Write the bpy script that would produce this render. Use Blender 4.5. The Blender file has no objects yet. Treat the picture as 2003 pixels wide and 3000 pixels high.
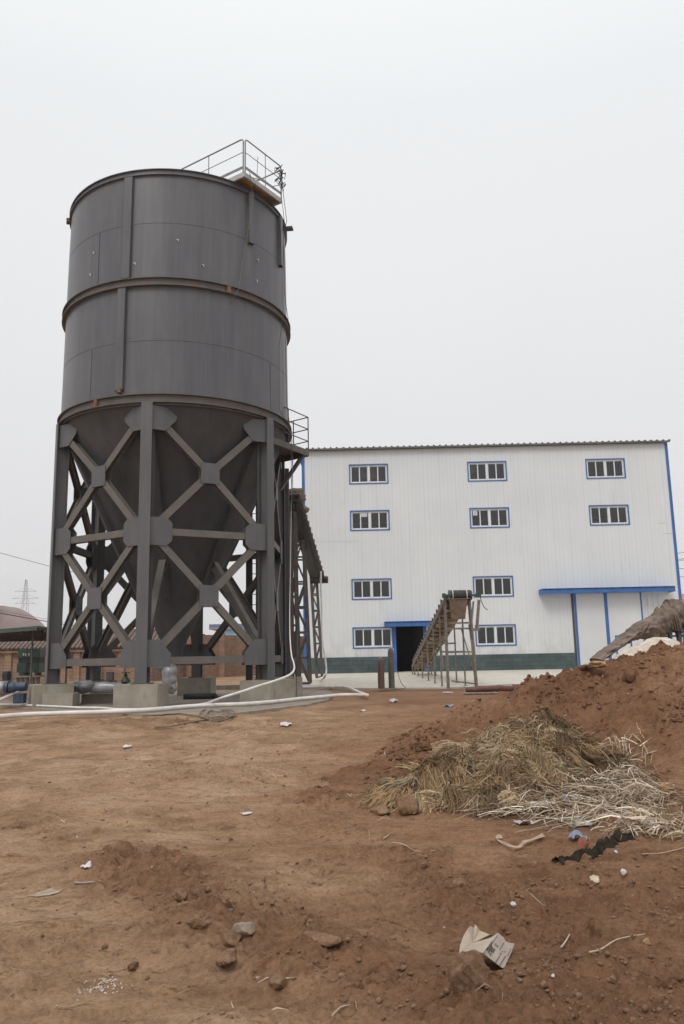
import bpy, math, random
import numpy as np
from mathutils import Vector, Matrix
random.seed(7); rng=np.random.default_rng(7)
sc=bpy.context.scene
col=sc.collection
R=math.radians
# ------------------------------------------------------------------ camera model (for measuring real positions)
f_,p_,r_,H_=2356.75,0.1794,0.0201,1.6
cp,sp,cr,sr=math.cos(p_),math.sin(p_),math.cos(r_),math.sin(r_)
def ray(px,py):
    xr=(px-1001.5)/f_; yr=(py-1500)/f_
    x=xr*cr-yr*sr; y=xr*sr+yr*cr
    return (x,cp+y*sp,sp-y*cp)
def at(px,py,Y):
    a=ray(px,py);t=Y/a[1]; return Vector((a[0]*t,Y,a[2]*t+H_))
def gz(px,py,z):
    a=ray(px,py);t=(z-H_)/a[2]; return Vector((a[0]*t,a[1]*t,z))
# ------------------------------------------------------------------ noise
_perm=rng.permutation(4096)
_val=rng.random(4096)
def _h(ix,iy): return _val[_perm[(ix+_perm[iy&4095])&4095]]
def vnoise(x,y):
    x=np.asarray(x,float);y=np.asarray(y,float)
    ix=np.floor(x).astype(np.int64);iy=np.floor(y).astype(np.int64)
    fx=x-ix;fy=y-iy; u=fx*fx*(3-2*fx);v=fy*fy*(3-2*fy)
    a=_h(ix,iy);b=_h(ix+1,iy);c=_h(ix,iy+1);d=_h(ix+1,iy+1)
    return (a+(b-a)*u)*(1-v)+(c+(d-c)*u)*v-.5
def fbm(x,y,o=5,g=.5,l=2.03):
    s=0;a=1;
    for i in range(o):
        s=s+a*vnoise(x+17.3*i,y-9.1*i); x=x*l;y=y*l;a*=g
    return s
def smooth(a,b,x):
    t=np.clip((x-a)/(b-a),0,1); return t*t*(3-2*t)
# ------------------------------------------------------------------ mesh builder
class MB:
    def __init__(s): s.v=[];s.f=[];s.c=[]
    def add(s,vs,fs,c=None):
        n=len(s.v); s.v+= [tuple(v) for v in vs]; s.f+=[tuple(i+n for i in f) for f in fs]
        if c is not None: s.c+=[c]*len(fs)
    def obox(s,c,a,b,d):
        c=Vector(c);a=Vector(a);b=Vector(b);d=Vector(d)
        vs=[c+i*a+j*b+k*d for i in(-1,1) for j in(-1,1) for k in(-1,1)]
        fs=[(0,1,3,2),(4,6,7,5),(0,4,5,1),(2,3,7,6),(0,2,6,4),(1,5,7,3)]
        if a.cross(b).dot(d)<0: fs=[tuple(reversed(f)) for f in fs]
        s.add(vs,fs)
    def box(s,x0,x1,y0,y1,z0,z1): s.obox(((x0+x1)/2,(y0+y1)/2,(z0+z1)/2),((x1-x0)/2,0,0),(0,(y1-y0)/2,0),(0,0,(z1-z0)/2))
    def beam(s,p,q,w,d,out=None):
        p=Vector(p);q=Vector(q);ax=(q-p)
        if out is None: out=Vector((0,0,1)) if abs(ax.normalized().z)<.9 else Vector((0,-1,0))
        o=Vector(out);n=ax.normalized();o=(o-n*o.dot(n)).normalized();sd=n.cross(o)
        s.obox((p+q)/2,ax/2,sd*w/2,o*d/2)
    def ibeam(s,p,q,w,d,out,tf=.022,tw=.02):
        p=Vector(p);q=Vector(q);n=(q-p).normalized();o=Vector(out);o=(o-n*o.dot(n)).normalized();sd=n.cross(o);c=(p+q)/2;h=(q-p)/2
        s.obox(c+o*(d/2-tf/2),h,sd*w/2,o*tf/2); s.obox(c-o*(d/2-tf/2),h,sd*w/2,o*tf/2)
        s.obox(c,h,sd*tw/2,o*(d/2-tf))
    def cyl(s,p,q,r,n=12,r2=None,cap=True):
        p=Vector(p);q=Vector(q);ax=(q-p).normalized();u=ax.orthogonal().normalized();w=ax.cross(u);r2=r if r2 is None else r2
        vs=[p+(u*math.cos(2*math.pi*i/n)+w*math.sin(2*math.pi*i/n))*r for i in range(n)]+[q+(u*math.cos(2*math.pi*i/n)+w*math.sin(2*math.pi*i/n))*r2 for i in range(n)]
        fs=[(i,(i+1)%n,n+(i+1)%n,n+i) for i in range(n)]
        if cap: fs+=[tuple(reversed(range(n))),tuple(range(n,2*n))]
        s.add(vs,fs)
    def tube(s,pts,r,n=8,jit=0):
        pts=[Vector(p) for p in pts];rs=r if isinstance(r,(list,tuple)) else [r]*len(pts);vs=[];fs=[];u=None
        for i,pt in enumerate(pts):
            t=(pts[min(i+1,len(pts)-1)]-pts[max(i-1,0)]).normalized()
            u=t.orthogonal().normalized() if u is None else (u-t*u.dot(t)).normalized()
            w=t.cross(u)
            for k in range(n):
                a=2*math.pi*k/n;rr=rs[i]*(1+jit*random.uniform(-1,1)); vs.append(pt+(u*math.cos(a)+w*math.sin(a))*rr)
        for i in range(len(pts)-1):
            for k in range(n): fs.append((i*n+k,i*n+(k+1)%n,(i+1)*n+(k+1)%n,(i+1)*n+k))
        fs+=[tuple(reversed(range(n))),tuple(range((len(pts)-1)*n,len(pts)*n))]
        s.add(vs,fs)
    def lathe(s,c,prof,n=64,a0=0,a1=2*math.pi):
        full=abs(a1-a0-2*math.pi)<1e-6;m=n if full else n+1;vs=[]
        for r,z in prof:
            for k in range(m):
                a=a0+(a1-a0)*k/n; vs.append((c[0]+r*math.sin(a),c[1]-r*math.cos(a),c[2]+z))
        fs=[]
        for i in range(len(prof)-1):
            for k in range(n):
                k2=(k+1)%m
                fs.append((i*m+k,i*m+k2,(i+1)*m+k2,(i+1)*m+k))
        s.add(vs,fs)
    def prism(s,poly,off):
        off=Vector(off);n=len(poly);P=[Vector(p) for p in poly]
        s.add(P+[p+off for p in P],[tuple(reversed(range(n))),tuple(range(n,2*n))]+[(i,(i+1)%n,n+(i+1)%n,n+i) for i in range(n)])
    def rock(s,c,r,sub=1,sq=(1,1,.7),seed=0,amp=.25,c_=None):
        """angular lump: a convex block cut by random planes, roughened with fine noise"""
        V,F=ICO[sub]; rd=np.random.default_rng(seed+100); V=np.array(V)
        N=rd.normal(size=(15,3));N/=np.linalg.norm(N,axis=1)[:,None];D=rd.uniform(.72,1.02,15)
        dt=V@N.T;dt=np.where(dt>.05,dt,1e9*0+.05);k=np.min(np.where(V@N.T>.05,D/dt,9.),axis=1);k=np.minimum(k,1.35)
        o=rd.uniform(0,50,3)
        k=k*(1+amp*.7*fbm(V[:,0]*2.1+V[:,2]*1.7+o[0],V[:,1]*2.1-V[:,2]*1.3+o[1],4,.6))
        if sub>2: k=k*(1+amp*.28*fbm(V[:,0]*9+V[:,2]*7+o[2],V[:,1]*9-V[:,2]*6+o[1],3,.7))
        a=rd.uniform(0,6.28);cs,sn=math.cos(a),math.sin(a)
        P=V*(k*r)[:,None]*np.array(sq)
        s.add(np.stack([c[0]+P[:,0]*cs-P[:,1]*sn,c[1]+P[:,0]*sn+P[:,1]*cs,c[2]+P[:,2]],1).tolist(),F,c_)
    def build(s,name,mat,parent=None,loc=(0,0,0),sm=False,**props):
        base=Vector(loc)
        if parent is not None: base=WL[parent.name]
        me=bpy.data.meshes.new(name); me.from_pydata([tuple(Vector(v)-base) for v in s.v],[],s.f)
        me.materials.append(mat)
        if s.c and len(s.c)==len(s.f):
            at_=me.color_attributes.new('Col','BYTE_COLOR','CORNER');arr=np.ones((len(me.loops),4),np.float32);k=0
            ls=np.zeros(len(me.polygons),np.int32);lt=np.zeros(len(me.polygons),np.int32)
            me.polygons.foreach_get('loop_start',ls);me.polygons.foreach_get('loop_total',lt)
            arr[:,:3]=np.repeat(np.array(s.c,np.float32),lt,axis=0); at_.data.foreach_set('color',arr.ravel())
        if sm:
            for p in me.polygons: p.use_smooth=True
            if sm=='a': me.set_sharp_from_angle(angle=R(40))
        o=bpy.data.objects.new(name,me); col.objects.link(o)
        if parent is not None: o.parent=parent; WL[o.name]=base
        else: o.location=base; WL[o.name]=base
        for k,v in props.items(): o[k]=v
        return o
WL={}
def ico(n):
    import bmesh
    b=bmesh.new();bmesh.ops.create_icosphere(b,subdivisions=n,radius=1);b.verts.ensure_lookup_table()
    V=[tuple(v.co) for v in b.verts];F=[tuple(v.index for v in f.verts) for f in b.faces];b.free();return V,F
ICO={1:ico(1),2:ico(2),3:ico(3),4:ico(4)}
def thing(name,label,cat,loc,group=None):
    o=bpy.data.objects.new(name,None);col.objects.link(o);o.location=loc;o.empty_display_size=.3
    WL[o.name]=Vector(loc);o['label']=label;o['category']=cat
    if group:o['group']=group
    return o
def tagd(label,cat,group=None):
    d=dict(label=label,category=cat)
    if group:d['group']=group
    return d
ST=dict(kind='structure')
# ------------------------------------------------------------------ materials
class NT:
    def __init__(s,name):
        s.m=bpy.data.materials.new(name);s.m.use_nodes=True;s.t=s.m.node_tree;s.n=s.t.nodes;s.b=s.n['Principled BSDF']
    def node(s,k,**kw):
        n=s.n.new(k)
        for a,b in kw.items():
            if hasattr(n,a): setattr(n,a,b)
            else: n.inputs[a.replace('_',' ')].default_value=b
        return n
    def link(s,a,b): s.t.links.new(a,b)
    def coord(s,scale=(1,1,1),kind='Object'):
        tc=s.node('ShaderNodeTexCoord');mp=s.node('ShaderNodeMapping');mp.inputs['Scale'].default_value=scale
        s.link(tc.outputs[kind],mp.inputs[0]);return mp.outputs[0]
    def noise(s,vec,scale,detail=6,rough=.55,dist=0):
        n=s.node('ShaderNodeTexNoise');n.inputs['Scale'].default_value=scale;n.inputs['Detail'].default_value=detail;n.inputs['Roughness'].default_value=rough;n.inputs['Distortion'].default_value=dist
        s.link(vec,n.inputs['Vector']);return n.outputs[0]
    def ramp(s,fac,stops):
        n=s.node('ShaderNodeValToRGB');e=n.color_ramp.elements
        while len(e)<len(stops): e.new(.5)
        for x,(p,c) in zip(e,stops): x.position=p;x.color=(*c,1) if len(c)==3 else c
        s.link(fac,n.inputs[0]);return n.outputs[0]
    def mix(s,fac,a,b,mode='MIX'):
        n=s.node('ShaderNodeMix');n.data_type='RGBA';n.blend_type=mode
        for i,x in((0,fac),(6,a),(7,b)):
            if hasattr(x,'default_value') or hasattr(x,'links'): s.link(x,n.inputs[i])
            elif isinstance(x,(int,float)): n.inputs[i].default_value=x
            else: n.inputs[i].default_value=(*x,1)
        return n.outputs[2]
    def bump(s,h,st,d=.02,prev=None):
        n=s.node('ShaderNodeBump');n.inputs['Strength'].default_value=st;n.inputs['Distance'].default_value=d;s.link(h,n.inputs['Height'])
        if prev is not None:s.link(prev,n.inputs['Normal'])
        return n.outputs[0]
    def out(s,c,rough=.8,nrm=None,metal=0,spec=.5):
        if hasattr(c,'links'):s.link(c,s.b.inputs['Base Color'])
        else:s.b.inputs['Base Color'].default_value=(*c,1)
        if hasattr(rough,'links'):s.link(rough,s.b.inputs['Roughness'])
        else:s.b.inputs['Roughness'].default_value=rough
        s.b.inputs['Metallic'].default_value=metal;s.b.inputs['Specular IOR Level'].default_value=spec
        if nrm is not None:s.link(nrm,s.b.inputs['Normal'])
        return s.m
def simple(name,c1,c2,scale=3,rough=.7,bump=.2,bs=None,metal=0,st=(1,1,1),spec=.5,lo=.35,hi=.65):
    t=NT(name);v=t.coord(st);n=t.noise(v,scale);c=t.ramp(n,[(lo,c1),(hi,c2)])
    b=t.noise(v,bs or scale*6,5);return t.out(c,rough,t.bump(b,bump,.01) if bump else None,metal,spec)
def steel(name,c1,c2,rustc,rlo,rhi,rs=2.5,zst=.25,rough=.5,bump=.15,fine=True):
    t=NT(name);v=t.coord((1,1,1));vz=t.coord((1,1,zst))
    base=t.ramp(t.noise(vz,3.2,7,.6),[(.3,c1),(.7,c2)])
    if fine:
        st=t.ramp(t.noise(t.coord((9,9,.35)),1.6,4,.6),[(.3,(.90,.90,.90)),(.7,(1.07,1.06,1.05))]);base=t.mix(1.0,base,st,'MULTIPLY')
    if name=='grey_primer':
        rr=t.ramp(t.noise(t.coord((5.5,5.5,.16)),1.3,6,.7),[(.56,(0,0,0)),(.72,(1,1,1))]);rr=t.mix(1.0,rr,(.5,.5,.5),'MULTIPLY');base=t.mix(rr,base,(.135,.105,.085))
        pp=t.ramp(t.noise(t.coord((1,1,.7)),.55,4,.6),[(.35,(.90,.91,.93)),(.65,(1.10,1.09,1.08))]);base=t.mix(1.0,base,pp,'MULTIPLY')
    rm=t.ramp(t.noise(vz,rs,9,.68),[(rlo,(0,0,0)),(rhi,(1,1,1))])
    c=t.mix(rm,base,rustc)
    return t.out(c,rough,t.bump(t.noise(v,25,4),bump,.004),0,.45)
M={}
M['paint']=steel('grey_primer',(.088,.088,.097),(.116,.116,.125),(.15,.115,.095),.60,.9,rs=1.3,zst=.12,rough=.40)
M['leg']=steel('leg_primer',(.090,.089,.095),(.118,.116,.12),(.16,.10,.06),.60,.85,rs=3,zst=.3,rough=.5)
M['plate']=steel('gusset_primer',(.092,.091,.098),(.118,.116,.122),(.15,.10,.07),.64,.9,rs=2,zst=.6,rough=.48)
M['brace']=steel('brace_primer',(.108,.100,.092),(.150,.132,.115),(.19,.125,.08),.56,.85,rs=3.5,zst=1,rough=.6,fine=False)
M['cone']=steel('shaded_primer',(.048,.047,.050),(.070,.069,.073),(.10,.07,.05),.66,.92,rs=1.5,zst=.25,rough=.55)  # same primer darkened, the shade under the hopper put into its colour
M['girder']=steel('girder_primer',(.080,.072,.066),(.12,.105,.092),(.17,.088,.05),.53,.80,rs=1.7,zst=.5,rough=.6,fine=False)
M['rust']=simple('rust_patch',(.13,.065,.04),(.24,.12,.065),6,.85,.3)
M['bare']=simple('bare_metal',(.45,.42,.40),(.62,.58,.56),12,.5,.1)
M['rail']=simple('rail_paint',(.16,.16,.165),(.25,.25,.25),5,.5,.1)
M['ochre']=simple('ochre_deck',(.34,.19,.05),(.48,.30,.09),4,.6,.2)
M['greyp']=simple('light_grey_paint',(.32,.33,.32),(.42,.43,.42),3,.5,.1)
M['dark']=simple('dark_steel',(.05,.045,.042),(.085,.075,.068),5,.6,.2)
M['trestle']=simple('trestle_steel',(.075,.068,.062),(.13,.115,.10),5,.65,.2)
M['blue']=simple('blue_trim',(.03,.105,.33),(.04,.14,.39),2,.4,0)
M['white']=simple('upvc_white',(.66,.67,.67),(.74,.75,.75),3,.35,0)
M['gate']=simple('gate_white',(.60,.61,.62),(.66,.67,.67),.6,.4,0)
M['tin']=simple('roof_tin',(.075,.07,.066),(.12,.115,.105),3,.5,.1)
M['black']=simple('black_rubber',(.010,.010,.011),(.025,.025,.026),8,.55,.2)
M['hose']=simple('white_hose',(.60,.56,.52),(.74,.71,.68),4,.5,.2,lo=.3,hi=.6)
M['silver']=simple('foil_wrap',(.30,.30,.305),(.47,.47,.48),5,.38,.9,14,metal=.35)
M['greenm']=simple('green_enamel',(.018,.05,.035),(.035,.085,.06),4,.4,.1)
M['darkgreen']=simple('green_roof_sheet',(.01,.07,.04),(.02,.11,.07),2,.5,.1)
M['navy']=simple('blue_enamel',(.022,.038,.072),(.04,.065,.11),5,.4,.1)
M['bluewall']=simple('pale_blue_wall',(.28,.50,.66),(.34,.56,.72),1,.6,0)
M['deepblue']=simple('hazed_blue_roof',(.13,.16,.30),(.16,.19,.34),1,.6,0)  # blue greyed down, the fade of distant haze put into the colour
M['redroof']=simple('red_roof',(.42,.13,.10),(.5,.18,.14),1,.7,0)
M['pylon']=simple('galvanised',(.28,.28,.29),(.34,.34,.35),1,.6,0)
M['wire']=simple('wire_black',(.03,.03,.03),(.05,.05,.05),1,.6,0)
M['rope']=simple('rope_brown',(.16,.115,.08),(.25,.19,.14),20,.9,.6,80)
M['heap']=simple('spoil_grey',(.22,.165,.155),(.30,.23,.215),.12,.95,.4,.6)
M['sand']=simple('white_sand',(.42,.35,.28),(.62,.55,.47),5,.95,.9,40)
M['limep']=simple('lime_patch',(.26,.185,.125),(.40,.33,.25),9,.95,.6)
M['redust']=simple('red_dust',(.20,.10,.06),(.30,.12,.075),9,.95,.5)
M['greystone']=simple('grey_ochre_stone',(.20,.17,.145),(.32,.24,.16),7,.9,.5)
M['tarp']=simple('brown_tarp',(.10,.073,.058),(.24,.185,.15),2.6,.9,1.0,9,spec=.15)
M['pipeR']=simple('rusted_pipe',(.08,.032,.022),(.15,.065,.045),5,.7,.3)
M['woodt']=simple('tan_board',(.30,.20,.10),(.46,.33,.19),4,.8,.3)
M['muddy']=simple('muddy_steel',(.14,.115,.095),(.25,.21,.18),9,.75,.4,30)
M['beltm']=simple('muddy_belt',(.17,.12,.085),(.27,.20,.15),5,.8,.3)
M['beltd']=simple('dark_belt',(.05,.038,.03),(.12,.09,.065),5,.8,.3)  # darker belt tone, seen as the gaps between the boards
M['cyl1']=simple('brown_cylinder',(.10,.055,.040),(.16,.095,.075),6,.55,.2,st=(1,1,.3))
M['cyl2']=simple('greygreen_cylinder',(.085,.085,.07),(.13,.12,.10),6,.55,.2,st=(1,1,.3))
M['card']=simple('cardboard_weathered',(.34,.275,.20),(.46,.39,.31),6,.85,.4,30)
M['label']=simple('label_paper',(.42,.34,.285),(.50,.42,.36),6,.8,.1)
M['ink']=simple('ink_dark',(.06,.05,.05),(.09,.08,.08),6,.8,0)
M['inkg']=simple('ink_grey',(.16,.13,.12),(.24,.20,.18),60,.8,0)
M['gutterp']=simple('hazed_pink',(.36,.24,.24),(.42,.28,.28),1,.7,0)  # gutter pink desaturated, distance haze mixed into the tone
M['pebblew']=simple('pale_stone',(.44,.41,.38),(.60,.57,.54),30,.8,.3)
M['red']=simple('brick_red',(.24,.085,.05),(.32,.12,.075),8,.9,.4)
M['litter']=simple('pale_plastic',(.50,.48,.47),(.68,.66,.66),10,.5,.5)
M['bluep']=simple('blue_plastic',(.12,.165,.24),(.24,.29,.36),10,.4,.6)
M['greyplastic']=simple('grey_plastic',(.36,.34,.34),(.5,.48,.49),10,.5,.7)
M['cloth']=simple('black_cloth',(.016,.014,.010),(.045,.038,.028),8,1,1.0,20,spec=.05)
M['stick']=simple('pale_stick',(.38,.30,.21),(.55,.46,.35),10,.85,.4)
M['greystick']=simple('weathered_stick',(.25,.20,.18),(.36,.31,.29),10,.85,.4)
M['pinkplastic']=simple('muddy_plastic',(.30,.20,.14),(.42,.31,.24),8,.6,.6)
M['tanstone']=simple('tan_stone',(.30,.17,.085),(.42,.27,.15),9,.9,.5)
M['yellow']=simple('yellow_sheet',(.42,.32,.14),(.55,.45,.22),8,.7,.3)
M['cream']=simple('cream_insulation',(.62,.60,.5),(.72,.70,.6),2,.7,.2)
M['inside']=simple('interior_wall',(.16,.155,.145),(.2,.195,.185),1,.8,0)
def concrete(name,c1,c2,stain,slo=.5):
    t=NT(name);v=t.coord();a=t.ramp(t.noise(v,2.2,8,.6),[(.3,c1),(.7,c2)])
    s_=t.ramp(t.noise(t.coord((1,1,.22)),4.5,6,.65),[(slo,(0,0,0)),(slo+.2,(1,1,1))]);c=t.mix(s_,a,stain)
    return t.out(c,.9,t.bump(t.noise(v,18,6),.35,.01),0,.25)
M['conc']=concrete('footing_concrete',(.25,.225,.18),(.37,.34,.285),(.25,.17,.10),.57)
M['slab']=concrete('slab_concrete',(.23,.195,.16),(.32,.28,.235),(.20,.14,.10),.50)
M['apron']=concrete('apron_concrete',(.46,.42,.355),(.60,.56,.49),(.40,.34,.26),.55)
def brick(name,c1,c2,mort,bw,rh,ms=.012,bump=.5,nz=(1,1)):
    t=NT(name);tc=t.node('ShaderNodeTexCoord');sx=t.node('ShaderNodeSeparateXYZ');cb=t.node('ShaderNodeCombineXYZ')
    t.link(tc.outputs['Object'],sx.inputs[0]);t.link(sx.outputs[0],cb.inputs[0]);t.link(sx.outputs[2],cb.inputs[1])
    b=t.node('ShaderNodeTexBrick');b.inputs['Scale'].default_value=1;b.inputs['Brick Width'].default_value=bw;b.inputs['Row Height'].default_value=rh;b.inputs['Mortar Size'].default_value=ms
    b.inputs['Color1'].default_value=(*c1,1);b.inputs['Color2'].default_value=(*c2,1);b.inputs['Mortar'].default_value=(*mort,1);t.link(cb.outputs[0],b.inputs['Vector'])
    n=t.ramp(t.noise(t.coord(),1.4,8,.65),[(.3,(.72,.72,.72)),(.7,(1.2,1.18,1.15))])
    c=t.mix(1.0,b.outputs[0],n,'MULTIPLY')
    return t.out(c,.9,t.bump(b.outputs['Fac'],-bump if False else bump,.01),0,.3)
M['brick']=brick('yard_brick',(.31,.165,.105),(.22,.11,.072),(.35,.29,.235),.26,.085,.014)
M['plinth']=brick('green_block',(.066,.095,.098),(.085,.12,.122),(.045,.066,.068),.62,.24,.012)
M['tile']=None
def tilem():
    t=NT('roof_tiles');v=t.coord();w=t.node('ShaderNodeTexWave');w.inputs['Scale'].default_value=1.3;w.inputs['Distortion'].default_value=.3;w.wave_type='BANDS';w.bands_direction='X';t.link(v,w.inputs['Vector'])
    a=t.ramp(w.outputs[0],[(.25,(.07,.05,.042)),(.6,(.18,.14,.12))]);n=t.ramp(t.noise(v,3,6),[(.3,(.7,.7,.7)),(.7,(1.2,1.15,1.1))])
    return t.out(t.mix(1.0,a,n,'MULTIPLY'),.9,t.bump(w.outputs[0],.8,.04),0,.2)
M['tile']=tilem()
def panelm():
    t=NT('ribbed_white_panel');tc=t.node('ShaderNodeTexCoord');sx=t.node('ShaderNodeSeparateXYZ');t.link(tc.outputs['Object'],sx.inputs[0])
    def groove(per,wd):
        m=t.node('ShaderNodeMath',operation='MULTIPLY');m.inputs[1].default_value=1/per;t.link(sx.outputs[0],m.inputs[0])
        fr=t.node('ShaderNodeMath',operation='FRACT');t.link(m.outputs[0],fr.inputs[0])
        lt=t.node('ShaderNodeMath',operation='LESS_THAN');lt.inputs[1].default_value=wd/per;t.link(fr.outputs[0],lt.inputs[0]);return lt.outputs[0]
    g1=groove(.24,.02);g2=groove(.96,.03)
    n=t.ramp(t.noise(t.coord((6,6,.12)),1.2,5,.6),[(.3,(.64,.66,.675)),(.7,(.685,.70,.71))])
    n2=t.ramp(t.noise(t.coord((1,1,1)),.35,4,.6),[(.3,(.95,.95,.95)),(.7,(1.03,1.03,1.02))]);n=t.mix(1.0,n,n2,'MULTIPLY')
    c=t.mix(g1,n,(.60,.61,.62));c=t.mix(g2,c,(.57,.58,.59))
    # broken dirt streaks hanging on some ribs
    s_=t.ramp(t.noise(t.coord((9,9,.5)),1.1,3,.5),[(.66,(0,0,0)),(.72,(1,1,1))]);k=t.mix(s_,(0,0,0),(.35,.35,.35));c=t.mix(k,c,(.44,.44,.42))
    mr=t.node('ShaderNodeMapRange');mr.inputs['From Min'].default_value=2.6;mr.inputs['From Max'].default_value=1.0;t.link(sx.outputs[2],mr.inputs[0])
    dn=t.ramp(t.noise(t.coord((1.5,1.5,.7)),1.6,7,.65),[(.42,(0,0,0)),(.75,(1,1,1))]);dd=t.mix(1.0,dn,mr.outputs[0],'MULTIPLY');dd=t.mix(1.0,dd,(.55,.55,.55),'MULTIPLY');c=t.mix(dd,c,(.40,.34,.28))
    t.b.inputs['Coat Weight'].default_value=0
    return t.out(c,.45,t.bump(t.noise(t.coord((1,1,.25)),1.1,3,.5),.25,.05,t.bump(g1,-.4,.01)),0,.4)
M['panel']=panelm()
def glassm():
    m=bpy.data.materials.new('window_glass');m.use_nodes=True;t=m.node_tree;t.nodes.clear()
    o=t.nodes.new('ShaderNodeOutputMaterial');mx=t.nodes.new('ShaderNodeMixShader');tr=t.nodes.new('ShaderNodeBsdfTransparent');g=t.nodes.new('ShaderNodeBsdfGlossy')
    tr.inputs[0].default_value=(.55,.56,.56,1);g.inputs['Roughness'].default_value=.03;g.inputs['Color'].default_value=(.9,.9,.92,1);fr=t.nodes.new('ShaderNodeFresnel');fr.inputs['IOR'].default_value=1.75
    t.links.new(fr.outputs[0],mx.inputs[0]);t.links.new(tr.outputs[0],mx.inputs[1]);t.links.new(g.outputs[0],mx.inputs[2]);t.links.new(mx.outputs[0],o.inputs[0]);return m
M['glass']=glassm()
def soil(name,dark,mid,light,pale,worn=None):
    t=NT(name);v=t.coord();a=t.noise(v,.42,9,.62,.4)
    c=t.ramp(a,[(.30,dark),(.48,mid),(.62,light),(.80,pale)])
    if worn:
        va=t.node('ShaderNodeVertexColor');va.layer_name='Worn';se=t.node('ShaderNodeSeparateColor');t.link(va.outputs[0],se.inputs[0])
        c2=t.ramp(t.noise(v,1.1,8,.6,.5),[(.30,worn[0]),(.5,worn[1]),(.7,worn[2])]);c=t.mix(se.outputs[0],c,c2);c=t.mix(se.outputs[1],c,worn[3])
    w=t.noise(t.coord((1,2.4,1)),3.1,8,.68,.3);c=t.mix(1.0,c,t.ramp(w,[(.28,(.62,.58,.55)),(.5,(1,1,1)),(.72,(1.22,1.22,1.22))]),'MULTIPLY')
    sc_=t.ramp(t.noise(t.coord((1.3,4.2,1)),5.2,8,.72,1.2),[(.36,(.52,.47,.44)),(.44,(1,1,1)),(.60,(1,1,1)),(.70,(1.16,1.16,1.16))]);c=t.mix(1.0,c,sc_,'MULTIPLY')
    g=t.noise(v,38,5,.7);c=t.mix(1.0,c,t.ramp(g,[(.3,(.70,.68,.66)),(.5,(1,1,1)),(.72,(1.22,1.2,1.18))]),'MULTIPLY')
    vo=t.node('ShaderNodeTexVoronoi');vo.inputs['Scale'].default_value=13;t.link(v,vo.inputs['Vector'])
    sepc=t.node('ShaderNodeSeparateColor');t.link(vo.outputs['Color'],sepc.inputs[0])
    # sparse pale specks (lime, stone chips)
    d1=t.node('ShaderNodeMath',operation='LESS_THAN');d1.inputs[1].default_value=.13;t.link(vo.outputs['Distance'],d1.inputs[0])
    d2=t.node('ShaderNodeMath',operation='GREATER_THAN');d2.inputs[1].default_value=.965;t.link(sepc.outputs[0],d2.inputs[0])
    dm=t.node('ShaderNodeMath',operation='MULTIPLY');t.link(d1.outputs[0],dm.inputs[0]);t.link(d2.outputs[0],dm.inputs[1])
    c=t.mix(dm.outputs[0],c,(.42,.38,.34))
    b=t.bump(t.noise(v,9,8,.72),.7,.055);b=t.bump(t.noise(v,48,5,.75),.7,.014,b)
    return t.out(c,.95,b,0,.12)
M['soil']=soil('brown_soil',(.175,.094,.053),(.240,.135,.077),(.295,.175,.105),(.36,.235,.152),((.235,.143,.083),(.325,.210,.128),(.42,.295,.193),(.175,.094,.053)))
M['mound']=soil('orange_brown_soil',(.130,.066,.037),(.195,.103,.058),(.25,.142,.083),(.38,.255,.16))
M['clod']=soil('clod_soil',(.20,.118,.072),(.265,.163,.102),(.32,.21,.138),(.39,.28,.195))
def strawm(name,mul):
    t=NT(name);a=t.node('ShaderNodeVertexColor');a.layer_name='Col';c=t.mix(1.0,a.outputs[0],mul,'MULTIPLY')
    m=t.out(c,.75,None,0,.3);return m
M['straw']=strawm('dry_straw',(1,1,1))
# ------------------------------------------------------------------ terrain
SL=[gz(-500,2045,.46),gz(-120,2057,.46),gz(0,2066,.46),gz(200,2084,.46),gz(400,2092,.46),gz(560,2094,.46),gz(700,2088,.46),gz(800,2076,.46),gz(900,2064,.46),gz(960,2050,.46),gz(985,2035,.46),gz(960,2022,.46),Vector((-2.0,30.5,.46)),Vector((-9,32,.46)),Vector((-18,31,.46))]
RID=[(-.5,8.9,.02),(.35,10.0,.14),(1.2,11.4,.30),(1.9,12.6,.42),(2.75,13.0,.68),(3.7,12.9,1.02),(5.0,12.9,1.27),(6.0,13.2,.98),(7.6,13.5,.8),(10,14,.4)]
def moundh(x,y):
    """height of the earth mound over the local ground"""
    x=np.asarray(x,float);y=np.asarray(y,float);h=np.full(np.broadcast(x,y).shape,-9.)
    wx=x+.35*fbm(x*.9,y*.9,3);wy=y+.35*fbm(x*.9+40,y*.9,3)
    for (x0,y0,h0),(x1,y1,h1) in zip(RID[:-1],RID[1:]):
        dx,dy=x1-x0,y1-y0;t=np.clip(((wx-x0)*dx+(wy-y0)*dy)/(dx*dx+dy*dy),0,1)
        d=np.hypot(wx-x0-t*dx,wy-y0-t*dy);hr=h0+(h1-h0)*t
        back=(wy>y0+t*dy)
        s=np.where(back,.62,.33+.06*np.clip(hr,0,1.2))
        h=np.maximum(h,hr-s*np.maximum(np.sqrt(d*d+.04)-.2,0))
    e=np.clip(h+.05,0,.5)/.5
    h=h+e*(.15*fbm(x*1.3,y*1.3,6,.55)+.16*np.abs(fbm(x*2.6+5,y*2.6,6,.62))-.04+.09*np.abs(fbm(x*6.3,y*6.3,4,.68)))
    return h
BELT=[(-1.75,6.7),(-1.35,6.0),(-.85,5.2),(-.25,4.5),(.35,4.0),(1.0,3.5)]
def pdist(x,y,L):
    d=np.full(np.broadcast(x,y).shape,99.)
    for (x0,y0),(x1,y1) in zip(L[:-1],L[1:]):
        dx,dy=x1-x0,y1-y0;t=np.clip(((x-x0)*dx+(y-y0)*dy)/(dx*dx+dy*dy),0,1);d=np.minimum(d,np.hypot(x-x0-t*dx,y-y0-t*dy))
    return d
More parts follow.
